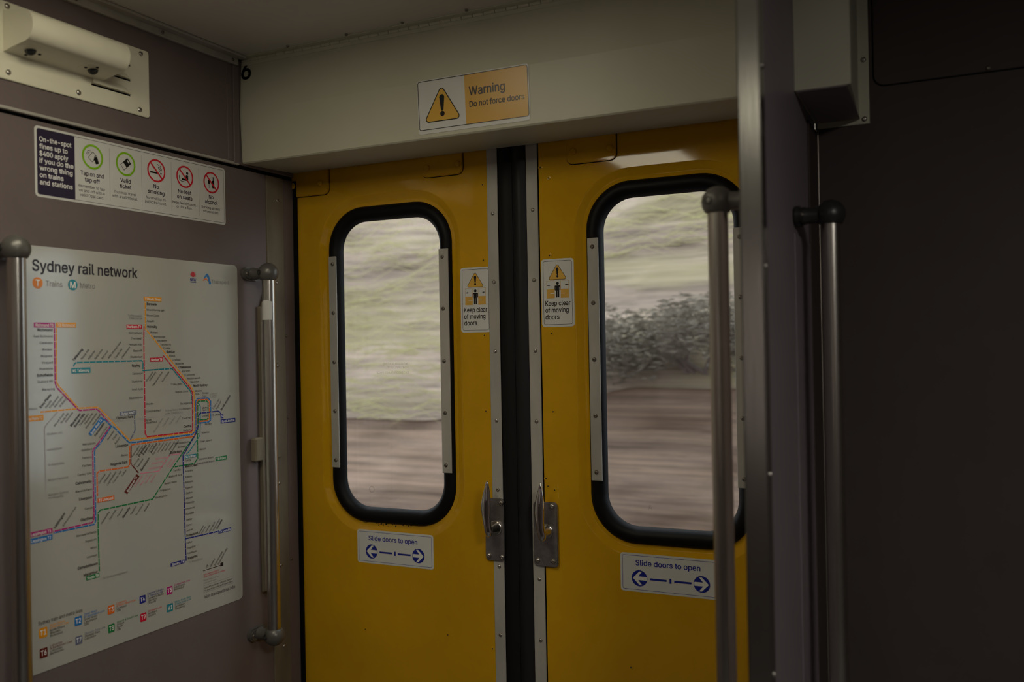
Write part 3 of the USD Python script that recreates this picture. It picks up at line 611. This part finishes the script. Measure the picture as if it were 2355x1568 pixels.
# ---- rail map
MAP = json.loads(r'''{"lines":[["magenta",4,[[74.0,711.9],[73.5,596.8],[76.4,586.8],[129.1,535.2],[132.4,533.5],[175.0,533.3],[181.9,529.1],[211.3,496.3],[209.4,490.2],[178.7,457.7],[165.5,445.8],[163.6,439.5],[164.2,293.1],[159.7,285.9],[62.9,285.0]]],["yellow",4,[[78.7,711.9],[77.4,596.6],[80.5,590.8],[129.2,538.7],[178.6,537.4],[185.5,532.5],[263.8,455.0],[278.6,455.9],[454.6,455.2],[464.7,460.9],[463.9,474.3],[463.5,554.0],[455.0,567.7],[371.9,655.2],[314.9,712.0],[315.3,776.1]]],["yellow",4,[[124.2,537.7],[38.1,537.0]]],["red",4,[[310.8,718.2],[309.5,687.3],[308.7,466.0],[314.4,458.5],[450.3,457.3],[456.6,461.7],[458.0,554.3],[449.5,567.2],[366.6,648.0]]],["teal",4,[[118.5,629.1],[121.1,634.8],[126.1,637.5],[302.0,637.3],[305.8,632.8],[305.3,614.1],[393.9,616.0],[402.1,607.7],[451.5,558.0],[454.6,549.5],[454.5,526.4]]],["teal",3,[[482.9,472.6],[481.1,446.0],[447.0,411.0],[434.9,403.3]]],["teal",3,[[477.4,527.4],[483.9,517.7],[482.9,472.6]]],["blue",4,[[195.6,509.5],[213.1,492.4],[220.2,489.5],[261.8,450.6],[278.5,449.0],[454.5,450.3],[467.6,459.0],[468.6,532.1],[474.3,538.4],[510.6,537.5],[519.6,528.8],[518.5,481.4],[510.3,476.1],[478.5,476.3]]],["blue",4,[[213.0,490.4],[184.0,457.3],[169.8,445.3],[168.3,438.9],[168.4,288.0],[164.8,281.0],[64.4,281.6]]],["orange",4,[[267.3,443.6],[278.4,444.7],[456.6,444.7],[470.6,457.0],[471.9,528.6],[477.6,534.9],[508.2,533.8],[514.9,527.4],[513.9,484.3],[506.9,480.6],[476.3,479.9]]],["orange",4,[[263.5,442.5],[262.2,399.1],[256.9,394.9],[180.1,395.6],[173.9,392.0],[174.0,342.0]]],["brown",4,[[267.6,442.0],[266.0,401.7],[287.2,377.1]]],["green",4,[[175.7,175.4],[174.2,265.3],[175.0,304.4],[181.0,309.5],[327.0,310.0],[388.5,374.2],[427.5,412.4],[464.4,448.0],[473.5,456.8],[475.2,529.2],[477.5,531.2],[504.7,530.6],[510.3,526.0],[509.4,485.5],[503.6,483.5],[476.4,484.5]]],["green",4,[[396.9,377.4],[459.5,377.3],[472.0,389.0],[472.2,447.3],[474.6,453.3]]],["navy",4,[[432.9,411.8],[464.4,447.7],[477.2,471.4],[477.8,494.8],[482.4,501.1],[544.7,501.5],[552.9,497.4],[556.1,483.4]]],["navy",4,[[432.9,411.0],[423.4,403.0],[426.3,196.7],[427.9,142.0]]],["navy",4,[[426.3,196.7],[542.0,193.2]]],["slate",4,[[278.6,513.5],[279.4,476.5],[265.7,456.3]]],["pale",2,[[190.8,533.6],[224.1,502.7],[455.8,503.5]]],["pale",3,[[78.6,534.6],[46.8,505.1],[47.2,360.0]]],["pink",2.5,[[291.3,375.3],[347.4,373.7],[380.9,407.7],[416.7,406.8]]],["pale",1.2,[[424.6,142.4],[426.3,122.8]]]],"boxes":[["magenta",[[26.3,722.8],[74.8,712.6]],"Richmond T5"],["yellow",[[77.7,723.5],[126.7,713.1]],"T1 Richmond"],["yellow",[[310.7,787.2],[364.3,777.5]],"T1 North Shore"],["red",[[259.9,721.4],[304.5,711.8]],"Northern T9"],["red",[[326.9,643.8],[365.7,634.0]],"Gordon T9"],["teal",[[113.0,626.1],[161.1,614.2]],"M1 Tallawong"],["yellow",[[2.8,531.3],[44.7,519.4]],"Emu Plains T1"],["slate",[[238.2,522.7],[284.0,513.5]],"Olympic Park T7"],["navy",[[553.6,479.3],[606.8,468.8]],"Bondi Junction"],["navy",[[553.5,492.2],[562.8,482.0]],"T4"],["magenta",[[8.0,292.9],[61.3,283.2]],"Leppington T5"],["blue",[[8.5,279.9],[61.0,269.0]],"Leppington T2"],["orange",[[173.7,336.4],[218.7,326.7]],"T3 Liverpool"],["green",[[141.4,172.4],[175.5,162.8]],"South T8"],["navy",[[378.4,147.4],[422.4,138.6]],"Illawarra T4"],["navy",[[538.5,195.7],[583.7,186.9]],"T4 Cronulla"],["teal",[[429.1,401.2],[467.7,393.4]],"M1 Sydenham"],["green",[[532.7,384.5],[572.4,374.1]],"T8 Airport"],["ink",[[543.2,110.9],[553.7,101.8]],""]],"diag":[["blue",[[186.0,515.5],[195.6,508.8],[160.1,475.9],[153.3,481.0]],"Inner West T2"],["brown",[[281.4,375.1],[289.5,369.3],[254.1,333.9],[246.4,339.7]],"Bankstown T6"]],"badges":[["yellow",[[26.1,91.7],[45.5,70.9]],"T1"],["brown",[[27.1,49.3],[45.3,29.3]],"T6"],["blue",[[110.8,91.4],[128.6,72.1]],"T2"],["slate",[[111.9,49.2],[129.1,31.4]],"T7"],["orange",[[195.7,92.6],[213.6,73.5]],"T3"],["green",[[196.3,50.6],[213.4,32.0]],"T8"],["navy",[[283.9,92.0],[301.3,74.0]],"T4"],["red",[[285.4,50.8],[302.8,31.7]],"T9"],["magenta",[[364.7,92.6],[382.9,74.1]],"T5"],["teal",[[364.8,51.2],[383.4,32.3]],"M1"]],"T":[["Richmond","r",true,68.8,707.3],["East Richmond","r",false,68.5,694.4],["Clarendon","r",false,68.3,680.7],["Windsor","r",false,68.0,667.0],["Mulgrave","r",false,67.8,653.3],["Vineyard","r",false,68.5,639.5],["Riverstone","r",false,68.3,626.7],["Schofields","r",true,68.0,613.0],["Quakers Hill","r",false,67.8,600.2],["Marayong","r",false,71.6,583.6],["Berowra","l",true,319.4,770.2],["Mount Kuring-gai","l",false,319.1,756.9],["Mount Colah","l",false,318.8,743.6],["Asquith","l",false,318.5,730.3],["Hornsby","l",true,319.5,717.0],["Waitara","l",false,328.3,703.7],["Wahroonga","l",false,338.5,693.5],["Warrawee","l",false,347.5,684.1],["Turramurra","l",false,357.8,674.7],["Pymble","l",false,367.0,666.3],["Gordon","l",true,376.2,656.8],["Killara","l",false,385.4,647.2],["Lindfield","l",false,394.8,637.5],["Roseville","l",false,404.2,627.7],["Chatswood","l",true,413.6,617.9],["Artarmon","l",false,423.2,609.0],["St Leonards","l",false,431.4,599.1],["Wollstonecraft","l",false,441.1,590.1],["Waverton","l",false,450.9,581.1],["North Sydney","l",true,460.8,570.9],["Milsons","l",false,466.3,557.6],["Point","l",false,466.1,550.0],["Normanhurst","r",false,303.9,702.6],["Thornleigh","r",false,303.6,689.4],["Pennant Hills","r",false,303.3,675.2],["Beecroft","r",false,303.0,660.9],["Cheltenham","r",false,304.0,646.7],["Epping","r",true,297.2,626.5],["Eastwood","r",false,303.2,608.1],["Denistone","r",false,302.8,589.8],["West Ryde","r",false,303.7,571.5],["Meadowbank","r",false,303.3,552.2],["Crows Nest","r",false,422.5,578.1],["Victoria Cross","r",false,443.3,558.8],["Barangaroo","r",false,451.2,529.2],["Wynyard","r",false,452.3,516.2],["Town Hall","r",false,451.8,492.5],["Central","r",true,452.7,471.9],["Redfern","r",false,448.2,462.6],["Rhodes","l",false,313.1,535.3],["Concord West","l",false,312.7,518.0],["North","l",false,312.3,497.6],["Strathfield","l",false,312.2,491.5],["Circular","l",false,489.5,550.8],["Quay","l",false,489.4,543.2],["Martin","l",false,488.7,513.6],["Place","l",false,488.5,508.1],["St James","l",false,524.2,493.3],["Gadigal","l",false,488.2,493.9],["Museum","l",false,498.1,472.2],["Waterloo","l",false,485.7,451.4],["Green Square","l",false,479.4,430.2],["Mascot","l",false,478.9,410.6],["Macdonaldtown","r",false,444.7,433.8],["St Peters","r",false,434.5,424.2],["Sydenham","r",true,420.2,412.9],["Tempe","l",false,429.5,388.3],["Wolli Creek","l",true,429.1,373.4],["Arncliffe","l",false,428.9,361.7],["Banksia","l",false,428.6,347.8],["Rockdale","l",false,428.3,335.0],["Kogarah","l",false,429.4,320.9],["Carlton","l",false,430.5,307.9],["Allawah","l",false,430.2,295.1],["Hurstville","l",false,429.9,283.4],["Penshurst","l",false,429.6,269.6],["Mortdale","l",false,429.3,256.8],["Oatley","l",false,430.4,242.7],["Como","l",false,430.1,228.8],["Jannali","l",false,429.8,216.1],["Sutherland","l",true,429.5,203.3],["Loftus","l",false,430.5,186.0],["Engadine","l",false,431.6,172.9],["Heathcote","l",false,432.8,159.8],["Waterfall","l",true,432.5,147.0],["Turrella","l",false,391.5,368.8],["Bardwell Park","l",false,377.6,356.0],["Bexley North","l",false,363.8,341.2],["Kingsgrove","l",false,348.9,326.8],["Beverly Hills","l",false,335.5,312.4],["Domestic Airport","l",false,475.4,385.9],["International Airport","l",false,467.9,376.0],["Merrylands","r",false,170.7,459.5],["Guildford","r",false,161.5,447.1],["Yennora","r",false,160.0,430.1],["Fairfield","r",false,159.7,413.0],["Canley Vale","r",false,159.3,395.0],["Cabramatta","r",true,159.0,376.9],["Warwick Farm","r",false,159.8,359.6],["Liverpool","r",true,159.4,341.6],["Casula","r",false,160.1,319.5],["Glenfield","r",true,160.8,296.5],["Macquarie Fields","r",false,169.1,264.4],["Ingleburn","r",false,168.8,248.2],["Minto","r",false,169.6,230.8],["Leumeah","r",false,170.4,213.4],["Campbelltown","r",true,171.1,194.1],["Macarthur","r",true,170.8,176.0],["Lidcombe","r",true,258.7,445.3],["Berala","r",false,257.0,423.5],["Regents Park","r",true,256.6,406.7],["Olympic Park","r",true,274.7,508.8]],"P":[["Quakers Hill","l","grey",52.5,490.2],["Luddenham","l","grey",52.9,457.5],["Orchard Hills","l","grey",53.3,425.6],["Airport Terminal","l","grey",52.7,394.0],["Western Sydney","l","grey",52.2,363.2],["Aerotropolis","l","grey",52.0,356.9],["To Newcastle","r","grey",304.8,742.3],["Interchange","r","grey",304.6,736.2],["To Blue Mountains","r","grey",30.4,545.3],["Sydney Metro West","l","grey",369.0,515.9],["under construction","l","grey",368.9,508.6],["To Southern Highlands","l","grey",184.1,157.5],["To Wollongong","l","grey",436.5,136.5],["Marrickville","r","pink",371.9,403.8],["Dulwich Hill","r","pink",361.0,394.7],["Hurlstone Park","r","pink",359.4,383.4]],"Dg":[["Tallawong","s",true,"ink",119.1,640.1],["Rouse Hill","s",false,"ink",139.8,643.4],["Kellyville","s",false,"ink",157.5,643.0],["Bella Vista","s",false,"ink",174.4,642.6],["Norwest","s",false,"ink",192.7,643.1],["Hills Showground","s",false,"ink",210.1,643.7],["Castle Hill","s",false,"ink",227.8,643.3],["Cherrybrook","s",false,"ink",245.7,642.9],["Emu Plains","s",true,"ink",39.4,544.7],["Penrith","s",false,"ink",51.5,543.8],["Kingswood","s",false,"ink",60.6,543.1],["Werrington","s",false,"ink",71.9,543.2],["St Marys","s",false,"ink",84.3,543.3],["Leppington","s",true,"ink",67.1,290.5],["Edmondson Park","s",false,"ink",87.9,291.2],["Kirrawee","s",false,"ink",471.1,198.3],["Gymea","s",false,"ink",481.3,198.5],["Miranda","s",false,"ink",494.6,198.1],["Caringbah","s",false,"ink",508.1,197.6],["Woolooware","s",false,"ink",520.2,197.5],["Cronulla","s",true,"ink",534.0,199.3],["Kings Cross","s",false,"ink",527.5,507.5],["Edgecliff","s",false,"ink",539.8,506.6],["Bondi Junction","s",true,"ink",556.7,502.0],["Birrong","s",false,"ink",276.1,395.2],["Yagoona","s",false,"ink",284.7,389.1],["Bankstown","s",true,"ink",295.8,380.5],["Macquarie","e",false,"ink",335.4,611.0],["University","e",false,"ink",344.5,610.7],["Macquarie Park","e",false,"ink",364.4,610.0],["North Ryde","e",false,"ink",384.6,609.3],["Mount Druitt","e",false,"ink",94.6,531.4],["Rooty Hill","e",false,"ink",105.2,530.6],["Doonside","e",false,"ink",115.9,531.7],["Blacktown","e",true,"ink",134.3,527.5],["Seven Hills","e",true,"ink",145.2,526.7],["Toongabbie","e",false,"ink",155.2,525.9],["Pendle Hill","e",false,"ink",166.4,526.0],["Wentworthville","e",false,"ink",176.6,525.2],["Westmead","e",false,"ink",185.6,521.6],["Parramatta","e",true,"ink",195.6,501.5],["Harris Park","e",false,"ink",203.6,493.0],["Granville","e",false,"ink",220.9,481.7],["Clyde","e",false,"ink",229.1,474.0],["Auburn","e",false,"ink",237.3,466.3],["Flemington","e",false,"ink",292.0,440.7],["Homebush","e",false,"ink",302.2,440.6],["Strathfield","e",true,"ink",312.3,440.5],["Burwood","e",true,"ink",322.6,440.4],["Croydon","e",false,"ink",333.0,440.3],["Ashfield","e",true,"ink",343.5,440.3],["Summer Hill","e",false,"ink",354.0,440.2],["Lewisham","e",false,"ink",364.7,440.1],["Petersham","e",false,"ink",375.4,440.0],["Stanmore","e",false,"ink",386.3,439.9],["Newtown","e",false,"ink",398.6,439.7],["Macdonaldtown","e",false,"ink",411.0,440.5],["Carramar","e",false,"ink",196.8,388.9],["Villawood","e",false,"ink",210.8,389.0],["Leightonfield","e",false,"ink",225.0,389.0],["Chester Hill","e",false,"ink",239.3,389.1],["Sefton","e",false,"ink",253.8,390.1],["Holsworthy","e",false,"ink",205.5,303.1],["East Hills","e",false,"ink",223.2,303.9],["Panania","e",false,"ink",242.4,303.6],["Revesby","e",true,"ink",261.8,303.3],["Padstow","e",false,"ink",280.4,303.2],["Riverwood","e",false,"ink",299.2,303.0],["Narwee","e",false,"ink",318.4,302.9],["Burwood North","e",false,"grey",363.3,498.6],["Five Dock","e",false,"grey",382.1,499.1],["The Bays","e",false,"grey",401.3,499.7],["Pyrmont","e",false,"grey",419.4,500.4],["Punchbowl","e",false,"pink",299.4,370.9],["Wiley Park","e",false,"pink",313.4,370.0],["Lakemba","e",false,"pink",325.0,369.4],["Belmore","e",false,"pink",339.3,368.5],["Campsie","e",false,"pink",389.5,399.6],["Canterbury","e",false,"pink",403.2,401.1]],"other":{"title":[[24.5,830.2],[293.5,830.8]],"titlecap":[[31.7,851.6]],"Tc":[[36.5,805.0]],"Trains":[[55.3,799.1],[94.8,798.9]],"Mc":[[120.2,804.9]],"Metro":[[138.4,799.2],[176.8,799.2]],"nsw":[[467.0,847.9],[456.3,833.2],[476.7,833.5]],"hop":[[497.0,834.6],[526.7,829.4],[513.4,853.3]],"transport":[[529.0,829.6],[591.1,830.7]],"leg":[[25.0,100.6],[130.5,101.9]],"city":[[518.9,547.5],[540.8,537.7]],"keybar":[[483.5,105.4],[554.3,104.0]],"red":[[484.3,94.3],[539.8,92.6],[484.2,89.3],[558.7,87.4]],"gr":[[484.0,79.3],[539.4,78.7],[487.2,72.3],[532.2,71.9]],"tt":[[483.7,67.2],[591.7,48.8]],"vis":[[485.2,34.7],[595.0,32.3]],"ring":[[582.9,89.2]],"copy":[[526.3,18.9],[593.4,17.9],[24.1,14.6],[97.8,15.9]],"pdiag":[[494.1,112.6],[509.1,112.5],[524.2,112.4],[536.5,114.1]]}}''')
MY, MZ, MW, MH = 1.232, -.659, .6235, .882
MF = Frame((-1.7, MY, MZ), (0, 1, 0), (0, 0, 1))
rm = Thing('rail_map', 'large white Sydney rail network map with coloured lines on the mauve wall', 'map poster', (-1.7, MY + MW / 2, MZ))
rm.part('sheet', slab(rpoly(0, 0, MW, MH, .012), MF, .0002, .0010), SHEET)
s = Sheet(MF)
for k, (c, w, pts) in enumerate(MAP['lines']):
    P = np.array(pts) / 1000; m_ = flat(LineString(P).buffer(w / 2500, cap_style=2, join_style=1, quad_segs=3), MF, .0012 + .00001 * k)
    rm.part('route_line', m_, INK[c])
    L_ = LineString(P); Ln = L_.length                          # white station ticks
    if w >= 4:
        ds_ = np.arange(.012, Ln, .0165)
        for d in ds_:
            p, q = L_.interpolate(d), L_.interpolate(min(d + .0008, Ln))
            t = np.array([q.x - p.x, q.y - p.y]); L2 = np.hypot(*t)
            if L2 < 1e-6: continue
            t /= L2; nn = np.array([-t[1], t[0]]) * .0011; c0 = np.array([p.x, p.y])
            s.shape('station_tick', INK['paper'], LineString([c0 - nn, c0 + nn]).buffer(.00055, cap_style=2), .0015)
for c, p, t in MAP['boxes']:
    (xa, za), (xb, zb) = np.array(p) / 1000
    zb = min(zb, za - .008); rm.part('line_badge', flat(sbox(xa, zb, xb, za), MF, .0016), INK[c])
    if t: s.text('badge_lettering', INK['white'], t, (xa + xb) / 2, (za + zb) / 2 - .0030, .0058, .0018, True, 'c', width=(xb - xa) * .86)
for c, p, t in MAP['diag']:
    p = np.array(p) / 1000; rm.part('line_badge', flat(Polygon(p).buffer(.0004), MF, .0016), INK[c])
    ctr = p.mean(0); s.text('badge_lettering', INK['white'], t, ctr[0] + .002, ctr[1] - .002, .0055, .0018, True, 'c', width=.040, rot=math.radians(48))
for c, p, t in MAP['badges']:
    (xa, za), (xb, zb) = np.array(p) / 1000; h = za - zb
    rm.part('line_badge', flat(rpoly(xa, zb, xb, za, .0022), MF, .0016), INK[c])
    s.text('badge_lettering', INK['white'], t, (xa + xb) / 2, zb + h * .25, h * .52, .0018, True, 'c', width=(xb - xa) * .72)
for t, a, b, x, z in MAP['T']: s.text('station_lettering', INK['ink'], t, x / 1000, z / 1000 - .0023, .0046 if not b else .0055, .0019, b, a)
for t, a, c, x, z in MAP['P']: s.text('pale_lettering', INK[c], t, x / 1000, z / 1000 - .0022, .0046, .0019, False, a)
for t, k, b, c, x, z in MAP['Dg']: s.text('station_lettering' if c == 'ink' else 'pale_lettering', INK[c], t, x / 1000, z / 1000 - (0 if k == 's' else .002), (.0044 if not b else .0052), .0019, b, 'l' if k == 's' else 'r', rot=math.radians(47))
# heading
s.text('title_lettering', INK['ink'], 'Sydney rail network', .0245, .8303, .0225, .0016, True, width=.269)
for cx, c, t in ((.0365, 'citrus', 'T'), (.1202, 'teal', 'M')):
    rm.part('mode_badge', flat(Point(cx, .805).buffer(.0118, 20), MF, .0014), INK[c]); s.text('badge_lettering', INK['white'], t, cx, .7985, .0130, .0017, True, 'c')
s.text('heading_lettering', INK['grey'], 'Trains', .0553, .7991, .0118, .0016, False, width=.0395); s.text('heading_lettering', INK['grey'], 'Metro', .1384, .7992, .0118, .0016, False, width=.0384)
# state emblem and transport mark
cx, cz = .4665, .8475
pet = [Point(cx, cz + .001).buffer(.0062)] + [affinity.rotate(Polygon([(cx - .0022, cz), (cx + .0022, cz), (cx, cz + .0112)]), a, origin=(cx, cz)) for a in range(-110, 111, 22)]
rm.part('emblem', flat(unary_union(pet), MF, .0015), INK['crimson'], label='red flower emblem over the letters NSW')
s.text('emblem_lettering', INK['navy'], 'NSW', cx, .8322, .0070, .0016, True, 'c', width=.0195); s.shape('emblem_lettering', INK['navy'], sbox(cx - .0098, .8288, cx + .0098, .8302), .0016)
t = np.linspace(0, 1, 14); hop = [(.5025 + .0225 * q, .8390 + .0135 * math.sin(math.pi * q * .62) * 1.05 - .020 * max(0, q - .6) ** 1.3) for q in t]
rm.part('transport_mark', flat(Polygon([(.5030, .8395), (.5075, .8480), (.5125, .8530), (.5170, .8530), (.5205, .8480), (.5272, .8300), (.5255, .8277), (.5215, .8280), (.5170, .8420), (.5140, .8462), (.5105, .8462), (.5065, .8425)]).buffer(.0006), MF, .0015), INK['blue'], label='blue arch of the transport mark')
rm.part('transport_mark', flat(Polygon([(.4975, .8345), (.5040, .8405), (.5105, .8418), (.5165, .8385), (.5175, .8345), (.5120, .8378), (.5060, .8375)]), MF, .0016), INK['orange'], label='orange swoosh of the transport mark')
s.text('heading_lettering', INK['grey'], 'Transport', .5285, .8302, .0098, .0016, False, width=.0625)
# legend
s.text('heading_lettering', INK['ink'], 'Sydney train and metro lines', .025, .0990, .0072, .0016, False, width=.1055)
leg = {'T1': ('yellow', ('North Shore', '& Western Line'), ('North Shore', 'Western', 'Richmond')), 'T2': ('blue', ('Inner West', '& Leppington Line'), ('Inner West', 'Leppington', 'City')), 'T3': ('orange', ('Liverpool', '& Inner West Line'), ('Liverpool', 'City')), 'T4': ('navy', ('Eastern Suburbs', '& Illawarra Line'), ('Eastern Suburbs', 'Illawarra', 'Cronulla')), 'T5': ('magenta', ('Cumberland Line',), ('Leppington', 'Richmond')),
       'T6': ('brown', ('Lidcombe', '& Bankstown Line'), ('Lidcombe', 'Bankstown')), 'T7': ('slate', ('Olympic Park Line',), ('Olympic Park', 'Lidcombe')), 'T8': ('green', ('Airport & South Line',), ('Airport', 'South', 'City')), 'T9': ('red', ('Northern Line',), ('Northern', 'Gordon')), 'M1': ('teal', ('Metro North West', '& Bankstown Line'), ('Sydenham', 'Tallawong'))}
for c, p, t in MAP['badges']:
    (xa, za), (xb, zb) = np.array(p) / 1000; y = za - .0022
    for k, tt in enumerate(leg[t][1] + leg[t][2]): s.text('legend_lettering', INK[leg[t][0]] if k < len(leg[t][1]) else INK['ink'], tt, xb + .006, y - .0056 * k, .0046, .0017, False)
# key and service note at bottom right
s.shape('key_symbol', INK['ink'], sbox(.4835, .1040, .5465, .1056), .0016); s.shape('border_line', INK['grey'], border(.4837, .0488, .5917, .0672, .0008, .0005), .0016); s.shape('border_line', INK['grey'], border(.5189, .5377, .5408, .5475, .0006, .0005), .0016)
s.text('pale_lettering', INK['grey'], 'City', .5300, .5398, .0056, .0018, False, 'c')
for x, tt in ((.4941, 'Lift'), (.5091, 'Staffed'), (.5242, 'Interchange'), (.5365, 'Peak hour only')): s.text('station_lettering', INK['ink'], tt, x, .1075, .0052, .0018, False, 'l', rot=math.radians(47))
for z, tt, w in ((.0925, 'Some services may be', .0555), (.0872, 'under construction or closed', .0745)): s.text('pale_lettering', INK['crimson'], tt, .4842, z, .0042, .0018, False, width=w)
for z, tt, w in ((.0780, 'Not all trains stop here', .055), (.0715, 'Map not to scale', .045)): s.text('pale_lettering', INK['grey'], tt, .4842, z, .0040, .0018, False, width=w)
for z, tt in ((.0590, 'Check timetables and trip planner'), (.0520, 'to check services and connections')): s.text('station_lettering', INK['ink'], tt, .4872, z, .0044, .0018, False, width=.099)
s.text('heading_lettering', INK['hair'], 'Visit transportnsw.info', .4852, .0345, .0082, .0018, False, width=.1095)
s.shape('key_symbol', INK['pale'], ring_poly((.5829, .0892), .0085, .0006).union(ring_poly((.5829, .0892), .0035, .0006)), .0016)
s.write(rm)

# ================================================================== OUTSIDE: rock cutting close to the track
def sheet_mesh(P, nx):
    n = nx; f = []
    for j in range(len(P) // n - 1):
        i = np.arange(n - 1) + j * n; f.append(np.c_[i, i + 1, i + n + 1]); f.append(np.c_[i, i + n + 1, i + n])
    return P, np.vstack(f)
xs = np.arange(-9, 7.01, .07); GZ = -EYE - 1.15
def nz(x, z, sc, seed, o=4): return meshkit.fbm(np.stack([x * sc[0], z * sc[1], 0 * x], -1), o, seed) - .5
def taper(x): q = np.clip((x - 1.5) / 2.0, 0, 1); return 1 - q * q * (3 - 2 * q)      # the cutting runs out to the right of the doors
def ledge(x): q = np.clip((-x - 1.4) / 1.2, 0, 1); return -.21 - .20 * q + .10 * nz(x, 0 * x, (1.1, 1), 41)
def bank(x, u):
    z = GZ - .05 + u * (ledge(x) - GZ + .05)
    d = nz(x, z, (.7, 2.4), 3) * .30 + nz(x, z, (2.4, 9), 9) * .09
    return np.stack([x, 4.28 + (z + .3) * .10 + d, GZ - .05 + (z - GZ + .05) * taper(x)], -1)
def slope(x, t):
    b = bank(x, 1 + 0 * x)[..., 1]; d = nz(x, t, (.8, 1.8), 21) * .45 + nz(x, t, (2.2, 7), 5) * .12
    z = ledge(x) - .004 + t * .95 + d * .5 * np.minimum(1, t * 3)
    return np.stack([x, b - .012 + t * .62 + d * (.25 + np.minimum(1, t)) * np.minimum(1, t * 6), GZ - .05 + (z - GZ + .05) * taper(x)], -1)
gx, gz = np.meshgrid(xs, np.linspace(0, 1, 70))
v, f = sheet_mesh(bank(gx.ravel(), gz.ravel()), len(xs))
single('rock_cutting', (v, f), CLAY, 'brown layered rock face of the railway cutting outside the windows', 'rock face', 'structure', True)
gx, gz = np.meshgrid(xs, np.arange(0, 7, .05))
v2, f2 = sheet_mesh(slope(gx.ravel(), gz.ravel()), len(xs))
single('grassy_slope', (v2, f2), SLOPE, 'pale dry slope rising above the rock face outside', 'slope', 'structure', True)
gx, gz = np.meshgrid(xs[::2], np.linspace(0, 1.9, 60))
vb = bank(gx.ravel(), gz.ravel()); vb[:, 1] = -vb[:, 1] + 1.2 - .8 * np.maximum(0, gz.ravel() - 1)
v3, f3 = sheet_mesh(vb, len(xs[::2]))
single('rock_cutting', (v3, f3[:, ::-1]), CLAY, 'brown rock face of the cutting on the opposite side of the train', 'rock face', 'structure', True)
single('track_ballast', cbox(-9, 7, -3.4, 4.6, GZ - .2, GZ, .01), BALLAST, 'grey stone ballast beside the train', 'ballast', 'structure')
def blades(n, xr, tr, hl, wd, seed):
    r = np.random.default_rng(seed); x, t = r.uniform(*xr, n), r.uniform(*tr, n); b = slope(x, t); a = r.choice([-1, 1], n) * r.uniform(1.15, 1.62, n); L = r.uniform(*hl, n)[:, None]; w = r.uniform(*wd, n)[:, None]
    d = np.stack([np.sin(a), -.35 * r.uniform(.2, 1, n), np.maximum(.02, np.cos(a))], -1); d /= np.linalg.norm(d, axis=1)[:, None]
    sd = np.stack([d[:, 2], 0 * a, -d[:, 0]], -1) * w; ok = ~((x > -2.2) & (x < .1) & (t < .75)); b, d, sd, L, n = b[ok], d[ok], sd[ok], L[ok], int(ok.sum()); mid = b + d * L * .55; tip = b + d * L - [0, 0, .25] * L
    V = np.stack([b - sd, b + sd, mid + sd * .7, mid - sd * .7, tip], 1).reshape(-1, 3); o = 5 * np.arange(n)[:, None]
    return V, np.vstack([o + [0, 1, 2], o + [0, 2, 3], o + [3, 2, 4]])
single('dry_grass', blades(3600, (-6, 1.5), (.0, 2.0), (.16, .55), (.0016, .0034), 11), STRAW, 'pale straw grass hanging over the cutting outside', 'grass', 'stuff')
def shrub(label, cx, t, rx, rz, n, seed):
    r = np.random.default_rng(seed); b = slope(np.array([cx]), np.array([t]))[0]
    u = r.normal(size=(n, 3)); u /= np.linalg.norm(u, axis=1)[:, None]
    clump = np.c_[np.linspace(-1, 1, 15) * rx, r.uniform(-.15, .15, 15), r.uniform(-.25, .30, 15) * rz]; sz = r.uniform(.75, 1.15, (15, 1)); w_ = r.integers(0, 15, n); q = b + [0, -.12, rz * .62] + clump[w_] + u * np.array([rx * .24, .16, rz * .75]) * sz[w_] * r.uniform(.1, 1, (n, 1)) ** .6
    d = r.normal(size=(n, 3)) * [2.6, .5, .4]; d /= np.linalg.norm(d, axis=1)[:, None]; w = np.cross(d, r.normal(size=(n, 3))); w /= np.linalg.norm(w, axis=1)[:, None]
    L = r.uniform(.025, .07, (n, 1)); wd = r.uniform(.003, .007, (n, 1))
    V = np.stack([q - d * L / 2, q + w * wd, q + d * L / 2, q - w * wd], 1).reshape(-1, 3); o = 4 * np.arange(n)[:, None]
    s_ = Thing('shrub', label, 'shrub', b, group='shrubs on the cutting')
    s_.part('foliage', (V, np.vstack([o + [0, 1, 2], o + [0, 2, 3]])), LEAF, kind='stuff')
    for k in range(5):
        e = b + np.array([r.uniform(-.5, .5) * rx, .02, rz * r.uniform(.4, .8)]); s_.part('stem', tube([b + [.03 * (k - 2), 0, -.03], (b + e) / 2 + [0, -.02, 0], e], [.012, .009, .004], 7), TWIG)
shrub('dark grey-green shrub seen through the right door window', -1.10, .08, .85, .25, 11000, 31)
